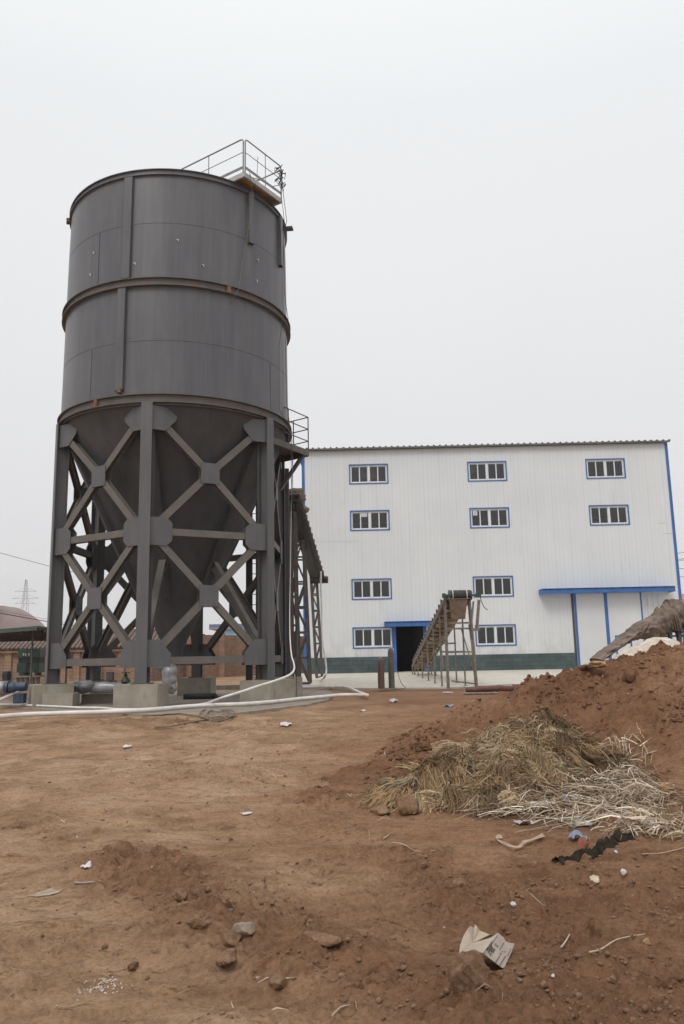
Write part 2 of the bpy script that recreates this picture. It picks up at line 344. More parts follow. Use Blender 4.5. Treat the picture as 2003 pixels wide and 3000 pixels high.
def beltm(x,y):
    w=.25*fbm(x*1.3+2,y*1.3,3);return np.exp(-((pdist(x,y,BELT)+w)/.42)**2)
def roughmask(x,y):
    m=smooth(.02,.30,fbm(x*.7+3,y*.9+8,4))
    right=smooth(-.2,1.0,x+.9*(y-5)*.35)*smooth(8,5,y)*(.35+.9*smooth(-.1,.2,fbm(x*1.2+9,y*1.2,3)))
    edge=np.exp(-((pdist(x,y,[(-8,15.4),(-4.5,15.6),(-3,15.2)]))/.7)**2)
    return np.clip(.10+.5*m+1.0*beltm(x,y)+right*.75+.8*edge,0,1.3)
def wornmask(x,y):
    w=smooth(.9,-1.2,x+.35*(y-5)*np.where(y<9,1,.2)-1.2*np.clip((y-9)/8,0,1)+1.2*fbm(x*.6+1,y*.6,4))*smooth(0,.3,.75+fbm(x*.9,y*2.,5))
    return np.clip(w*(1-.85*beltm(x,y)),0,1)
CX,CY=gz(1400,2790,.08).x,gz(1400,2790,.08).y
def gh(x,y):
    x=np.asarray(x,float);y=np.asarray(y,float)
    b=.40*smooth(4,17,y)+.03*smooth(40,48,y)
    near=smooth(26,14,y)
    z=b+near*(.10*fbm(x*.33,y*.33,3)+.035*fbm(x*1.1+4,y*2.3,4))
    rm=roughmask(x,y)
    fl=1-.9*np.exp(-((x-CX)**2+(y-CY)**2)/.16)
    z=z+near*rm*fl*(.085*np.abs(fbm(x*3.5,y*4.2,6,.62))+.055*np.abs(fbm(x*8+7,y*9,5,.65)))
    z=z+near*(.35+.65*np.clip(rm,0,1))*fl*(.026*np.abs(fbm(x*4.1+.9*y+9,y*8.3-x*1.2,5,.65))+.010*fbm(x*17,y*21,3,.6))
    # shallow diagonal ruts
    z=z+near*.020*np.sin((x*.8+y*1.9)*3.1+2*fbm(x,y,2))*smooth(1.5,-.5,x)
    z=z+beltm(x,y)*(.05+.14*np.abs(fbm(x*2.2,y*2.2,5,.62)))
    z=z+.03*smooth(.02,.10,fbm(x*1.6+20,y*3.4,4))*near*smooth(.5,0,beltm(x,y))
    # bank just before the slab on the left
    z=z+.05*np.exp(-((y-15.8)/.5)**2)*smooth(-1,-4,x)*(1+fbm(x*2,y*2,3))
    return z
def top(x,y):
    g=gh(x,y); return np.maximum(g,g+moundh(x,y))
def hit(px,py,lift=0,fn=None):
    a=ray(px,py);fn=fn or top;ts=np.linspace(2.5,60,5000)
    zz=fn(a[0]*ts,a[1]*ts);zr=a[2]*ts+H_;i=int(np.argmax(zr<zz+1e-4)); t=ts[i]
    return Vector((a[0]*t,a[1]*t,float(zz[i])+lift))
def gridmesh(name,xs,ys,Z,mat,mask=None,**props):
    nx,ny=len(xs),len(ys);X,Y=np.meshgrid(xs,ys);V=np.stack([X,Y,Z],2).reshape(-1,3).astype(np.float32)
    i=np.arange(nx-1)[None,:]+np.arange(ny-1)[:,None]*nx
    F=np.stack([i,i+1,i+1+nx,i+nx],2)
    if mask is not None: F=F[mask[:-1,:-1]|mask[1:,1:]|mask[:-1,1:]|mask[1:,:-1]]
    F=F.reshape(-1,4)
    if mask is not None:
        u,inv=np.unique(F,return_inverse=True);V=V[u];F=inv.reshape(-1,4)
    me=bpy.data.meshes.new(name);me.vertices.add(len(V));me.vertices.foreach_set('co',V.ravel())
    me.loops.add(F.size);me.loops.foreach_set('vertex_index',F.ravel().astype(np.int32));me.polygons.add(len(F))
    me.polygons.foreach_set('loop_start',np.arange(0,F.size,4,dtype=np.int32));me.polygons.foreach_set('use_smooth',np.ones(len(F),bool))
    me.update(calc_edges=True);me.validate();me.materials.append(mat);o=bpy.data.objects.new(name,me);col.objects.link(o)
    for k,v in props.items():o[k]=v
    return o
def spread(a,b,step,g,lo,hi):
    mid=list(np.arange(a,b,step));s=step;x=mid[-1]
    while x<hi: s*=g;x+=s;mid.append(x)
    s=step;x=mid[0];pre=[]
    while x>lo: s*=g;x-=s;pre.append(x)
    return np.array(pre[::-1]+mid)
xs=spread(-2.6,3.2,.015,1.035,-680,680);ys=spread(3.2,7.6,.015,1.018,-25,680)
X,Y=np.meshgrid(xs,ys)
Z=gh(X,Y)-.02*smooth(0,.3,moundh(X,Y))
# keep the soil under the slab and apron
inslab=(Y>17.0)&(Y<30)&(X<-.2)&(X>-17)
Z=np.where((Y>26)&(Y<49),np.minimum(Z,.40),Z)
go=gridmesh('ground',xs,ys,Z,M['soil'],**ST)
wm=wornmask(X,Y);dm=np.clip(beltm(X,Y)*.7+.8*smooth(.25,.9,roughmask(X,Y))*smooth(-.3,.9,X)+.8*np.exp(-((pdist(X,Y,[(-8,15.4),(-4.5,15.6),(-3,15.2)]))/.8)**2)*smooth(-.2,.25,fbm(X*2,Y*2,4)),0,1)*.8
ca_=go.data.color_attributes.new('Worn','FLOAT_COLOR','POINT');arr=np.ones((X.size,4),np.float32);arr[:,0]=wm.ravel();arr[:,1]=dm.ravel();arr[:,2]=0;ca_.data.foreach_set('color',arr.ravel())
mx=np.arange(-1.6,11.5,.027);my=np.arange(6.4,17.0,.027);X,Y=np.meshgrid(mx,my);mh=moundh(X,Y)
md=gridmesh('earth_mound',mx,my,gh(X,Y)+mh,M['mound'],mask=(mh>-.03),**tagd('tall heap of loose red brown earth at the right, straw lying on its slope','earth heap'))
# concrete slab under the silo
m=MB();m.prism([(p.x,p.y,.30) for p in SL],(0,0,.16));m.build('concrete_slab',M['slab'],**ST)
# apron in front of the white building: low kerb edge, rising gently to the wall
ap=MB();e0=[gz(700,2018,.46),gz(1000,2016,.46),gz(1290,2014,.46),gz(1560,2008,.46)]
xl,xr_=-2.7,40.
pts=[(xl,30.2)]+[(p.x,p.y) for p in e0]+[(xr_,29.2)]
vs=[];fs=[]
for (x,y) in pts: vs+=[(x,y,.25),(x,y,.46),(x*1.0,49,.74)]
for i in range(len(pts)-1):
    a=i*3;b=a+3;fs+=[(a,b,b+1,a+1),(a+1,b+1,b+2,a+2)]
ap.add(vs,fs);ap.build('concrete_apron',M['apron'],**ST)
# ------------------------------------------------------------------ silo
cx,cy,a0,RL=-5.1315,24.5625,-0.0228,3.62
C=(cx,cy,0);ZT=1.04
silo=thing('silo','tall dark grey steel silo with a cone bottom standing on six braced legs','silo',(cx,cy,.46))
m=MB();m.lathe(C,[(3.50,8.5),(3.485,10.345),(3.478,10.35),(3.478,10.362),(3.485,10.367),(3.46,13.9),(3.453,13.905),(3.453,13.917),(3.46,13.922),(3.435,15.5),(3.435,15.56),(3.38,15.56),(3.38,14.5)],160);m.build('shell',M['paint'],silo,sm='a')
def ringg(z0,z1,ro,rw,name='ring_girder',mat=None):
    m=MB();t=.022;m.lathe(C,[(rw-.05,z1),(ro,z1),(ro,z1-t),(rw,z1-t),(rw,z0+t),(ro,z0+t),(ro,z0),(rw-.05,z0)],160);return m.build(name,mat or M['girder'],silo,sm='a')
ringg(8.55,8.80,3.60,3.525);ringg(11.976,12.215,3.595,3.52);ringg(15.43,15.61,3.507,3.455,mat=M['paint'])
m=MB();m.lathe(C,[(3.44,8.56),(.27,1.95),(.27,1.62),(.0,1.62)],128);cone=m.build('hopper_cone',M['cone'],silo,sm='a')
def pol(a,r,z): return Vector((cx+r*math.sin(a),cy-r*math.cos(a),z))
def nrm(a): return Vector((math.sin(a),-math.cos(a),0))
def tan(a): return Vector((math.cos(a),math.sin(a),0))
A=[a0+R(60*i) for i in range(6)]
for a in A: # cone ribs
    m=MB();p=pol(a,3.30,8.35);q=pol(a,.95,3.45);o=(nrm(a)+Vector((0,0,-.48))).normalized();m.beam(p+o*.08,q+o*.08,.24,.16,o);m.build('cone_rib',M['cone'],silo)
    m=MB();p=pol(a,1.45,4.55);q=pol(a,3.25,1.95);m.ibeam(p,q,.2,.2,nrm(a)+Vector((0,0,.6)));m.build('inner_strut',M['brace'],silo)
for a in A:
    n=nrm(a);t=tan(a);lp=lambda z:pol(a,RL-.16,z)
    m=MB();m.ibeam(lp(ZT+.03),lp(8.55),.31,.36,n,.024,.02);leg=m.build('leg',M['leg'],silo)
    b=MB();b.obox(pol(a,RL-.16,ZT+.015),n*.26,t*.24,Vector((0,0,.015)));b.build('base_plate',M['girder'],leg)
    for sgn in(-1,1):
        # bracing plane direction towards neighbour
        b2=a+sgn*R(60);d=(pol(b2,RL-.1,0)-pol(a,RL-.1,0)).normalized();nn=nrm(a+sgn*R(30))
        base=pol(a,RL-.12,0)
        def plate(poly,off):
            P=[base+d*u+Vector((0,0,z))+nn*off for u,z in poly];m=MB();m.prism(P if sgn<0 else P,nn*.016);return m
        for off in(.095,-.115):
            def B(poly): plate(poly,off).build('gusset_plate',M['plate'],leg)
            B([(.05,8.48),(.60,8.46),(.78,8.28),(.76,8.12),(.45,7.80),(.05,7.80)])
            z=5.015;B([(.05,z+.38),(.55,z+.38),(.70,z+.23),(.70,z-.23),(.55,z-.38),(.05,z-.38)])
            B([(.05,2.16),(.42,2.16),(.72,1.80),(.72,1.46),(.05,1.46)])
for i in range(6):
    a=A[i];b=A[(i+1)%6];am=a+R(30);nn=nrm(am);p=pol(a,RL-.12,0);q=pol(b,RL-.12,0)
    up=Vector((0,0,1))
    d=(q-p).normalized();mid=(p+q)/2
    for z in(5.015,1.62):
        m=MB();m.ibeam(p+up*z+d*.16,q+up*z-d*.16,.19,.18,nn,.016,.014);m.build('ring_beam',M['brace'],silo)
    for zc,z0,z1 in((6.722,5.20,8.12),(3.323,1.80,4.83)):
        for (u,z) in((p+d*.28,z1),(p+d*.28,z0),(q-d*.28,z1),(q-d*.28,z0)):
            m=MB();m.ibeam(Vector((u.x,u.y,z)),Vector((mid.x,mid.y,zc)),.19,.17,nn,.016,.014);m.build('brace',M['brace'],silo)
        for off in(.095,-.115):
            m=MB();m.prism([mid+d*s+up*(zc+w)+nn*off for s,w in((-.27,-.29),(.27,-.29),(.27,.29),(-.27,.29))],nn*.016);m.build('cross_plate',M['plate'],silo)
# vertical channel stiffeners on the shell
def stiff(a,z0,z1,r0,r1,w=.24,d=.09,name='stiffener'):
    m=MB();p=pol(a,r0,z0);q=pol(a,r1,z1);n=nrm(a);t=tan(a)
    m.beam(p+n*(d-.01),q+n*(d-.01),w,.02,n)
    for s in(-1,1): m.beam(p+n*d/2+t*s*(w/2-.01),q+n*d/2+t*s*(w/2-.01),.02,d,n)
    return m.build(name,M['paint'],silo)
stiff(R(-13.6),12.25,15.4,3.47,3.435,.27);stiff(R(-15.0),8.95,11.97,3.495,3.475,.25)
stiff(R(47.5),13.82,15.5,3.455,3.435,.2,.11);stiff(R(74),13.8,15.5,3.455,3.435,.2,.11);stiff(R(150),8.95,15.4,3.47,3.41,.25);stiff(R(-110),8.95,15.4,3.47,3.41,.25)
# weld lugs left on the shell
for a,z in((10.2,13.39),(-9.7,12.69),(22.1,12.71),(-33.9,13.34),(-35.6,12.69),(52.5,13.42),(51.8,12.73)):
    m=MB();n=nrm(R(a));t=tan(R(a));p=pol(R(a),3.472,z);m.obox(p+n*.012+Vector((0,0,.02)),t*.032,n*.01,Vector((0,0,.010)));m.obox(p+n*.014+t*.028-Vector((0,0,.015)),t*.010,n*.012,Vector((0,0,.034)));m.build('weld_lug',M['bare'],silo)
for a,z,h in((34.5,11.99,.2),(-27,8.565,.2),(-14.6,8.87,.12)):
    m=MB();n=nrm(R(a));m.obox(pol(R(a),3.55 if h>.15 else 3.56,z+h/2+.01),tan(R(a))*.055,n*.05,Vector((0,0,h/2)));m.build('rust_bracket',M['rust'],silo)
m=MB();n=nrm(R(-72));m.obox(pol(R(-72),3.5,15.42),tan(R(-72))*.1,n*.09,Vector((0,0,.06)));m.build('rim_bracket',M['girder'],silo)
m=MB();n=nrm(R(84));m.obox(pol(R(84),3.55,15.42),tan(R(84))*.12,n*.2,Vector((0,0,.025)));m.build('rim_bracket',M['girder'],silo)
# faint vertical weld seams
for a,z0,z1,r in((-30.1,12.25,13.9,3.474),(-32,8.82,10.34,3.4965),(62,8.82,10.34,3.4965)):
    m=MB();m.beam(pol(R(a),r,z0),pol(R(a),r-.008,z1),.012,.012,nrm(R(a)));m.build('weld_seam',M['cone'],silo)
# top platform
pa=Vector((-2.67,21.56,15.75));dl=Vector((-.826,.563,0));dr=Vector((.563,.826,0));LL,WW=3.4,1.72;upz=Vector((0,0,1))
P=lambda s,t,z=0:pa+dl*s+dr*t+upz*z
plat=MB();plat.obox(P(LL/2,WW/2,.02),dl*LL/2,dr*WW/2,upz*.015);plat_o=plat.build('top_platform',M['ochre'],silo)
m=MB()
for t_ in(0,WW): m.obox(P(LL/2,t_,-.07),dl*(LL/2+.03),dr*.03,upz*.075)
for s_ in(0,LL*.5,LL): m.obox(P(s_,WW/2,-.07),dl*.03,dr*(WW/2-.032),upz*.07)
m.build('platform_frame',M['greyp'],plat_o)
m=MB();h=1.1;r=.021
def rail(mb,pts,r=.021): mb.tube(pts,r,8)
rail(m,[P(.02,-.02,0),P(.02,-.02,h-.08),P(.05,-.02,h-.02),P(.12,-.02,h),P(LL,-.02,h)]);rail(m,[P(-.02,.02,0),P(-.02,.02,h-.08),P(-.02,.05,h-.02),P(-.02,.12,h),P(-.02,WW-.1,h),P(-.02,WW-.03,h-.03),P(-.02,WW,h-.1),P(-.02,WW,-.1)])
rail(m,[P(0,WW,h-.12),P(LL,WW,h-.12)]);rail(m,[P(.02,-.02,h*.6),P(LL,-.02,h*.6)],.011);rail(m,[P(-.02,.02,h*.6),P(-.02,WW,h*.6)],.011)
rail(m,[P(1.42,-.02,0),P(1.42,-.02,h)],.014);rail(m,[P(-.02,.95,0),P(-.02,.95,h)],.012);rail(m,[P(-.02,.55,-.05),P(.0,.62,h*.78)],.009)
m.beam(P(0,-.02,.17),P(LL,-.02,.17),.01,.09);m.beam(P(-.02,0,.17),P(-.02,WW,.17),.01,.09);m.build('handrail',M['rail'],plat_o)
# side platform behind the right flank
c0=Vector((-1.02,25,8.12));d1=Vector((-.52,-.86,0));d2=Vector((-.80,.60,0)).normalized();S=lambda s,t,z=0:c0+d1*s+d2*t+upz*z
m=MB();m.prism([S(0,0,0),S(1.9,0,0),S(1.9,1.9,0),S(0,1.9,0)][::-1],(0,0,.03));sp_=m.build('side_platform',M['dark'],silo)
m=MB();m.beam(S(0,0,-.06),S(1.9,0,-.06),.05,.20);m.beam(S(0,0.03,-.06),S(0,1.9,-.06),.05,.20);m.build('platform_frame',M['girder'],sp_)
m=MB()
for k in(1.14,.74,.34): rail(m,[S(0,0,k),S(1.5,0,k)],.018);rail(m,[S(0,0,k),S(0,1.7,k)],.018)
for s_,t_ in((0,0),(1.1,0),(0,.62),(0,1.6)): rail(m,[S(s_,t_,0),S(s_,t_,1.14)],.018)
m.build('handrail',M['dark'],sp_)
m=MB();q=S(.12,.12,-.1);m.beam(q,Vector((-1.95,25.2,6.95)),.11,.11);m.build('bracket_strut',M['leg'],sp_)
q=at(841,1700,26.4);m=MB();m.beam((q.x,q.y,.46),(q.x,q.y,7.9),.2,.16,(0,-1,0));m.build('discharge_duct',M['cone'],silo)
# footings under each leg
names=['concrete footing under the front leg of the silo','concrete footing under the right front leg of the silo, streaked with rust','concrete footing hidden behind the right front one under the silo','concrete footing under the rear leg of the silo with a black roll against it','concrete footing under the rear left leg of the silo','concrete footing under the far left leg of the silo, left of the silver pipe']
def footing(c,a,w,d,z0,z1,lab):
    m=MB();n=nrm(a);t=tan(a);k=6
    V=[];
    rd=random.Random(int(c.x*100))
    m.prism([Vector((c.x,c.y,z0))+t*s*w+n*u*d for s,u in((-1,-1),(-.0,-1.01),(1,-1),(1.01,0),(1,1),(0,1.005),(-1,1),(-1.01,0))],(0,0,z1-z0-.02))
    m.prism([Vector((c.x,c.y,z1-.02))+t*s*w+n*u*d for s,u in((-.98,-.98),(.98,-.98),(.98,.98),(-.98,.98))],(0,0,.02))
    m.build('concrete_footing',M['conc'],loc=(c.x,c.y,z0),**tagd(lab,'footing','concrete footings under the silo'))
for i,a in enumerate(A):
    c=pol(a,RL-.13,0);footing(c,a if i!=0 else R(-3),.56,.52,.455 if i not in(3,) else .40,ZT,names[i])
c=gz(168,2071,.46);m=MB();m.box(c.x-.41,c.x+.41,c.y,c.y+.6,.455,.80);m.build('concrete_block',M['conc'],loc=(c.x,c.y+.3,.46),**tagd('low separate concrete block between the left and front silo footings','block'))
# hanging cables on the silo's right flank
def cable(lab,pts,r,mat,name='cable',cat='cable',n=6):
    m=MB();m.tube(pts,r,n);return m.build(name,mat,loc=pts[-1],sm=True,**tagd(lab,cat))
ca=[P(-.05,WW,1.0),P(-.07,WW,.4)]+[pol(R(79),3.62,15.5),pol(R(79.4),3.51,15.1),pol(R(79.6),3.52,13),pol(R(79.6),3.63,12.15),pol(R(79.8),3.53,11.4),pol(R(80),3.55,9.4),pol(R(80),3.64,8.75)]+[pol(R(80),3.68,z) for z in(8.3,6,4,2,.6)]
cable('thin red brown cable running down the right flank of the silo',ca,.010,M['pipeR'])
cb=[P(.0,.35,-.02),P(-.1,.12,.02),pol(R(47),3.66,15.3),pol(R(45.5),3.62,14.6),pol(R(44),3.52,13.6),pol(R(42),3.52,13.0),pol(R(39),3.63,12.15),pol(R(36.7),3.63,11.9),pol(R(36),3.5,11.7)]
cable('pale cable hanging from the top platform over the front of the silo shell',cb,.007,M['rope'])
cc=[P(-.05,WW-.05,.2),pol(R(74),3.64,15.3),pol(R(73),3.6,13.5),pol(R(72),3.62,12.1),pol(R(70),3.53,11),pol(R(69),3.55,9),pol(R(75),3.8,8.4),pol(R(78),3.78,4.5),pol(R(79),3.8,.5)]
cable('dark cable loosely hanging beside the red brown one on the silo flank',cc,.008,M['wire'])
# tangle of rope on the platform's corner post
m=MB();rd=random.Random(3);base=P(-.05,WW-.08,.72)
pts=[]
for k in range(60):
    w=k/60;pts.append(base+Vector((math.sin(k*1.3)*.09-.10*math.sin(k*.21),math.cos(k*1.7)*.08,.34-.75*w+math.sin(k*2.1)*.07)))
m.tube(pts,.012,5)
m.tube([base+Vector((0,0,-.3)),base+Vector((-.25,-.3,-.55)),base+Vector((-.55,-.75,-.6)),P(0,.35,.02)],.011,5)
m.build('rope_tangle',M['wire'],loc=base,sm=True,**tagd('tangle of dark rope tied to the corner post of the silo top railing','rope'))
# ------------------------------------------------------------------ white industrial building
FY,FX=47.72,-.0128;tf=Vector((math.cos(FX),math.sin(FX),0));nf=Vector((math.sin(FX),-math.cos(FX),0));F0=Vector((0,FY,0))
def F(u,z,o=0): return F0+tf*u+nf*o+Vector((0,0,z))
def fu(px,py,o=0):
    a=Vector(ray(px,py));P0=Vector((0,0,H_));t=(F0+nf*o-P0).dot(nf)/a.dot(nf);q=P0+a*t;return (q-F0).dot(tf),q.z
c5=lambda x,y:(880+x/2.613,1250+y/2.613)
c6=lambda x,y:(1330+x/2.33,1250+y/2.33)
UL,UR,ZR,ZG,ZB=-2.325,19.78,14.2,1.63,.60
bld=thing('factory_building','large white clad four storey factory building with blue trims','building',F(8.7,.7,-6))
U3=[.4537,7.6406,14.794];ZW=[13.173,10.312,6.186,3.339];UW,WH=2.359,1.218
wins=[(U3[i],ZW[j]) for j in range(4) for i in range(3) if not(i==2 and j>=2)]
du0,dz0=fu(*c5(725,1528));du1,_=fu(*c5(941,1700))
gu0,gz0=fu(*c6(805,1141));gum,_=fu(*c6(1037,1300));gu1,_=fu(*c6(1272,1200))
holes=[(u,u+UW,z-WH,z) for u,z in wins]+[(du0,du1,ZB,dz0)]
us=sorted(set([UL,UR]+[h[0] for h in holes]+[h[1] for h in holes]));zs=sorted(set([ZB,ZR-.12]+[h[2] for h in holes]+[h[3] for h in holes]))
m=MB()
for i in range(len(us)-1):
    for j in range(len(zs)-1):
        uc,zc=(us[i]+us[i+1])/2,(zs[j]+zs[j+1])/2
        if any(h[0]<uc<h[1] and h[2]<zc<h[3] for h in holes): continue
        m.add([F(us[i],zs[j]),F(us[i+1],zs[j]),F(us[i+1],zs[j+1]),F(us[i],zs[j+1])],[(0,1,2,3)])
for h in holes: # reveals
    q=[F(h[0],h[2]),F(h[1],h[2]),F(h[1],h[3]),F(h[0],h[3])];qi=[v-nf*.14 for v in q]
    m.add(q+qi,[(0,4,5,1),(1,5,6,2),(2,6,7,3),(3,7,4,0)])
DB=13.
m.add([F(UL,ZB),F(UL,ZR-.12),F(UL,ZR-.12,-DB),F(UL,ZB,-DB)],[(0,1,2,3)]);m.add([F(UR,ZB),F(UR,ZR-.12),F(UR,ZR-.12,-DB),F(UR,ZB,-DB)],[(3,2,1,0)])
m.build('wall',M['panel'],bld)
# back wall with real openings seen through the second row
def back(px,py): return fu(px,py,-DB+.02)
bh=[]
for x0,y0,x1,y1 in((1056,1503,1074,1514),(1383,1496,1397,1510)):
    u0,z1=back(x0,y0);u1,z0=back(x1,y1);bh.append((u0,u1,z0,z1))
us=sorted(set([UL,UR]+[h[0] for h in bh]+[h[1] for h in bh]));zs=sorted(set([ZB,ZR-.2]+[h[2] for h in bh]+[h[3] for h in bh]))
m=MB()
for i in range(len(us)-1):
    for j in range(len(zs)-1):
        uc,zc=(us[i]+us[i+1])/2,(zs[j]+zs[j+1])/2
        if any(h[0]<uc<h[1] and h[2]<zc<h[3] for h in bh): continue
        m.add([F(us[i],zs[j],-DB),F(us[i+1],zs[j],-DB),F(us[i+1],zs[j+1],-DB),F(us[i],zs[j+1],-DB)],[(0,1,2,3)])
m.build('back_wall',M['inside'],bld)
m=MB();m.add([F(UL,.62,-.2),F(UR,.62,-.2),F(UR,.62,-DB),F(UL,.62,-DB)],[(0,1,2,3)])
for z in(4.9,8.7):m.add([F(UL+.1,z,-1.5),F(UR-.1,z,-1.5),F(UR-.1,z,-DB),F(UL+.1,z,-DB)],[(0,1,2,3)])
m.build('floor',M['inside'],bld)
m=MB()
for z in(11.55,10.95): m.obox(F(8.7,z-1.2,-5),tf*11,nf*.1,upz*.05)
m.build('interior_beam',M['cream'],bld)
# roof: trapezoid ribbed sheet, overhanging, low slope to the back
m=MB();prof=[];u=UL-.35;pitch=.365
while u<UR+.15:
    prof+=[(u,0),(u+.20,0),(u+.24,.075),(u+.31,.075),(u+.35,0)];u+=pitch
n_=len(prof);vs=[]
for o,dz in((.30,-.05),(-DB-.3,.25)):
    vs+=[F(a,ZR+b+dz,o) for a,b in prof]
m.add(vs,[(i,i+1,n_+i+1,n_+i) for i in range(n_-1)]);vs=[F(a,ZR+b-.05-.015,.30) for a,b in prof]+[F(a,ZR+b-.05,.302) for a,b in prof];m.add(vs,[(i,i+1,n_+i+1,n_+i) for i in range(n_-1)])
m.add([F(UL-.1,ZR-.075,.28),F(UR+.1,ZR-.075,.28),F(UR+.1,ZR+.2,-DB),F(UL-.1,ZR+.2,-DB)],[(0,1,2,3)])
m.obox(F((UL+UR)/2,ZR-.10,.29),tf*((UR-UL)/2+.1),nf*.012,upz*.055)
for uu in(UL-.1,UR+.1): m.add([F(uu,ZR-.1,.28),F(uu,ZR-.1,-DB),F(uu,ZR+.25,-DB)],[(0,1,2)])
m.build('roof',M['tin'],bld)
for uu in(UL,UR):
    s=1 if uu>0 else -1;m=MB();m.obox(F(uu-s*.05,(ZR-.15+1.0)/2,.012),tf*.08,nf*.012,upz*(ZR-.15-1.0)/2);m.obox(F(uu+s*.04,(ZR-.15+1.0)/2,-.08),tf*.012,nf*.08,upz*(ZR-.15-1.0)/2);m.build('corner_trim',M['blue'],bld)
for a,b in((UL,du0-.16),(du1+.16,gu0-.14),(gu1+.2,UR)):
    m=MB();m.obox(F((a+b)/2,(ZB+ZG)/2-.02,.03),tf*(b-a)/2,nf*.03,upz*((ZG-ZB)/2+.02));m.build('plinth',M['plinth'],bld)
def ringf(mb,u0,u1,z0,z1,w,o0,o1):
    o=(o0+o1)/2;h=(o1-o0)/2
    for a,b,c,d in((u0,u1,z1-w,z1),(u0,u1,z0,z0+w),(u0,u0+w,z0+w,z1-w),(u1-w,u1,z0+w,z1-w)):
        mb.obox(F((a+b)/2,(c+d)/2,o),tf*(b-a)/2,nf*h,upz*(d-c)/2)
for wi,(u,z) in enumerate(wins):
    m=MB();ringf(m,u-.01,u+UW+.01,z-WH-.01,z+.01,.062,-.10,.035);w=m.build('window',M['blue'],bld)
    m=MB();ringf(m,u+.056,u+UW-.056,z-WH+.056,z-.056,.065,-.115,-.03)
    m.obox(F(u+UW/2,z-WH/2,-.07),tf*.055,nf*.042,upz*(WH/2-.12))
    ww=(UW-.24-.11)/2
    for k in(0,1):
        a=u+.12+k*(ww+.11);ringf(m,a+.002,a+ww-.002,z-WH+.123,z-.123,.03,-.10,-.06);m.obox(F(a+ww/2,z-WH/2,-.082),tf*.032,nf*.02,upz*(WH/2-.155))
    m.build('frame',M['white'],w)
    for k in range(4):
        a=u+.12+(k//2)*(ww+.11)+(k%2)*ww/2
        g=MB();g.add([F(a+.03,z-WH+.15,-.08),F(a+ww/2-.0,z-WH+.15,-.08),F(a+ww/2-.0,z-.15,-.08),F(a+.03,z-.15,-.08)],[(0,1,2,3)]);g.build('pane',M['glass'],w)
# pale goods seen behind glass
u0,z1=fu(*c5(440,300),-1.3);u1,z0=fu(*c5(505,402),-1.3)
m=MB();m.lathe(F((u0+u1)/2+.2,z0,-1.9),[(0,0),(.7,0),(.85,.1),(.85,.45),(.8,.5),(.85,.55),(.85,1.1),(.7,1.2),(0,1.2)],28);m.build('storage_tank',M['cream'],loc=F((u0+u1)/2+.2,z0,-1.9),sm=True,**tagd('pale rounded tank seen through the top left window','tank'))
u0,z1=fu(*c6(100,252),-.9);u1,z0=fu(*c6(128,305),-.9);m=MB();m.prism([F(u0-.2,z1,-.9),F(u1+.2,z1,-.9),F(u0+.25,z0-.1,-.9),F(u0-.2,z0-.1,-.9)],nf*.1);m.build('paper_stack',M['cream'],loc=F(u0,z0,-.9),**tagd('pale slanted board behind the top middle window','board'))
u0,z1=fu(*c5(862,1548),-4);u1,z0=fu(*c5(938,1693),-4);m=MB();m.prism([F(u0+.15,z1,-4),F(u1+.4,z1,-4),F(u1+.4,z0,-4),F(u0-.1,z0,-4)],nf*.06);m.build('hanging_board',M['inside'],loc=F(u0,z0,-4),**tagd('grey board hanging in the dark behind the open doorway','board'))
# canopies
def canopy(pxl,pxr,zt,out,hh):
    u0,z0=fu(*pxl,out);u1,_=fu(*pxr,out)
    m=MB();m.obox(F((u0+u1)/2,z0-hh/2,out/2),tf*(u1-u0)/2,nf*out/2,upz*.03);m.obox(F((u0+u1)/2,z0-hh/2,out+.01),tf*(u1-u0)/2,nf*.02,upz*hh/2)
    m.obox(F((u0+u1)/2,z0+.045,out/2+.05),tf*((u1-u0)/2+.02),nf*(out/2+.05),upz*.012)
    for uu in(u0,u1):m.obox(F(uu,z0-hh/2,out/2),tf*.02,nf*out/2,upz*hh/2)
    k=u0
    while k<u1: m.obox(F(k,z0+.012,out+.02),tf*.05,nf*.03,upz*.022);k+=.36
    m.build('canopy',M['blue'],bld)
canopy(c5(642,1500),c5(1020,1492),0,.7,.24);canopy(c6(600,1113),c6(1503,1090),0,.9,.25)
m=MB()
for a,b in((du0-.16,du0),(du1,du1+.16)): m.obox(F((a+b)/2,(ZB+dz0)/2,.03),tf*(b-a)/2,nf*.045,upz*(dz0-ZB)/2)
m.obox(F((du0+du1)/2,dz0+.09,.03),tf*((du1-du0)/2+.16),nf*.045,upz*.09);m.build('door_frame',M['blue'],bld)
# sliding gate, two leaves with blue edges, on a rail
zt=gz0
for a,b in((gu0,gum),(gum,gu1)):
    m=MB();m.obox(F((a+b)/2,(zt+.75)/2,.10),tf*((b-a)/2-.004),nf*.03,upz*(zt-.75)/2);lf=m.build('gate_leaf',M['gate'],bld)
    m=MB();e=.07
    for c_ in((a+e,) if a==gu0 else (a+.03,b-.04)): m.obox(F(c_,(zt+.75)/2,.135),tf*(e if a==gu0 else .045),nf*.008,upz*(zt-.75)/2)
    if a==gu0:m.obox(F(b-.06,(zt+.75)/2,.136),tf*.06,nf*.008,upz*(zt-.75)/2)
    m.build('gate_edge',M['blue'],lf)
    if a!=gu0:
        wu,wz=fu(*c6(1094,1425),.13);m=MB();ringf(m,wu,wu+.95,.78,wz,.09,.125,.16);m.build('wicket_door',M['blue'],lf)
m=MB();m.obox(F(gu0-.06,(zt+ZB)/2,.02),tf*.055,nf*.02,upz*(zt-ZB)/2);m.obox(F((gu0+gu1)/2,zt+.07,.10),tf*((gu1-gu0)/2+.3),nf*.06,upz*.06);m.build('gate_rail_and_gap',M['dark'],bld)  # top rail, and a dark strip standing for the shaded gap beside the gate
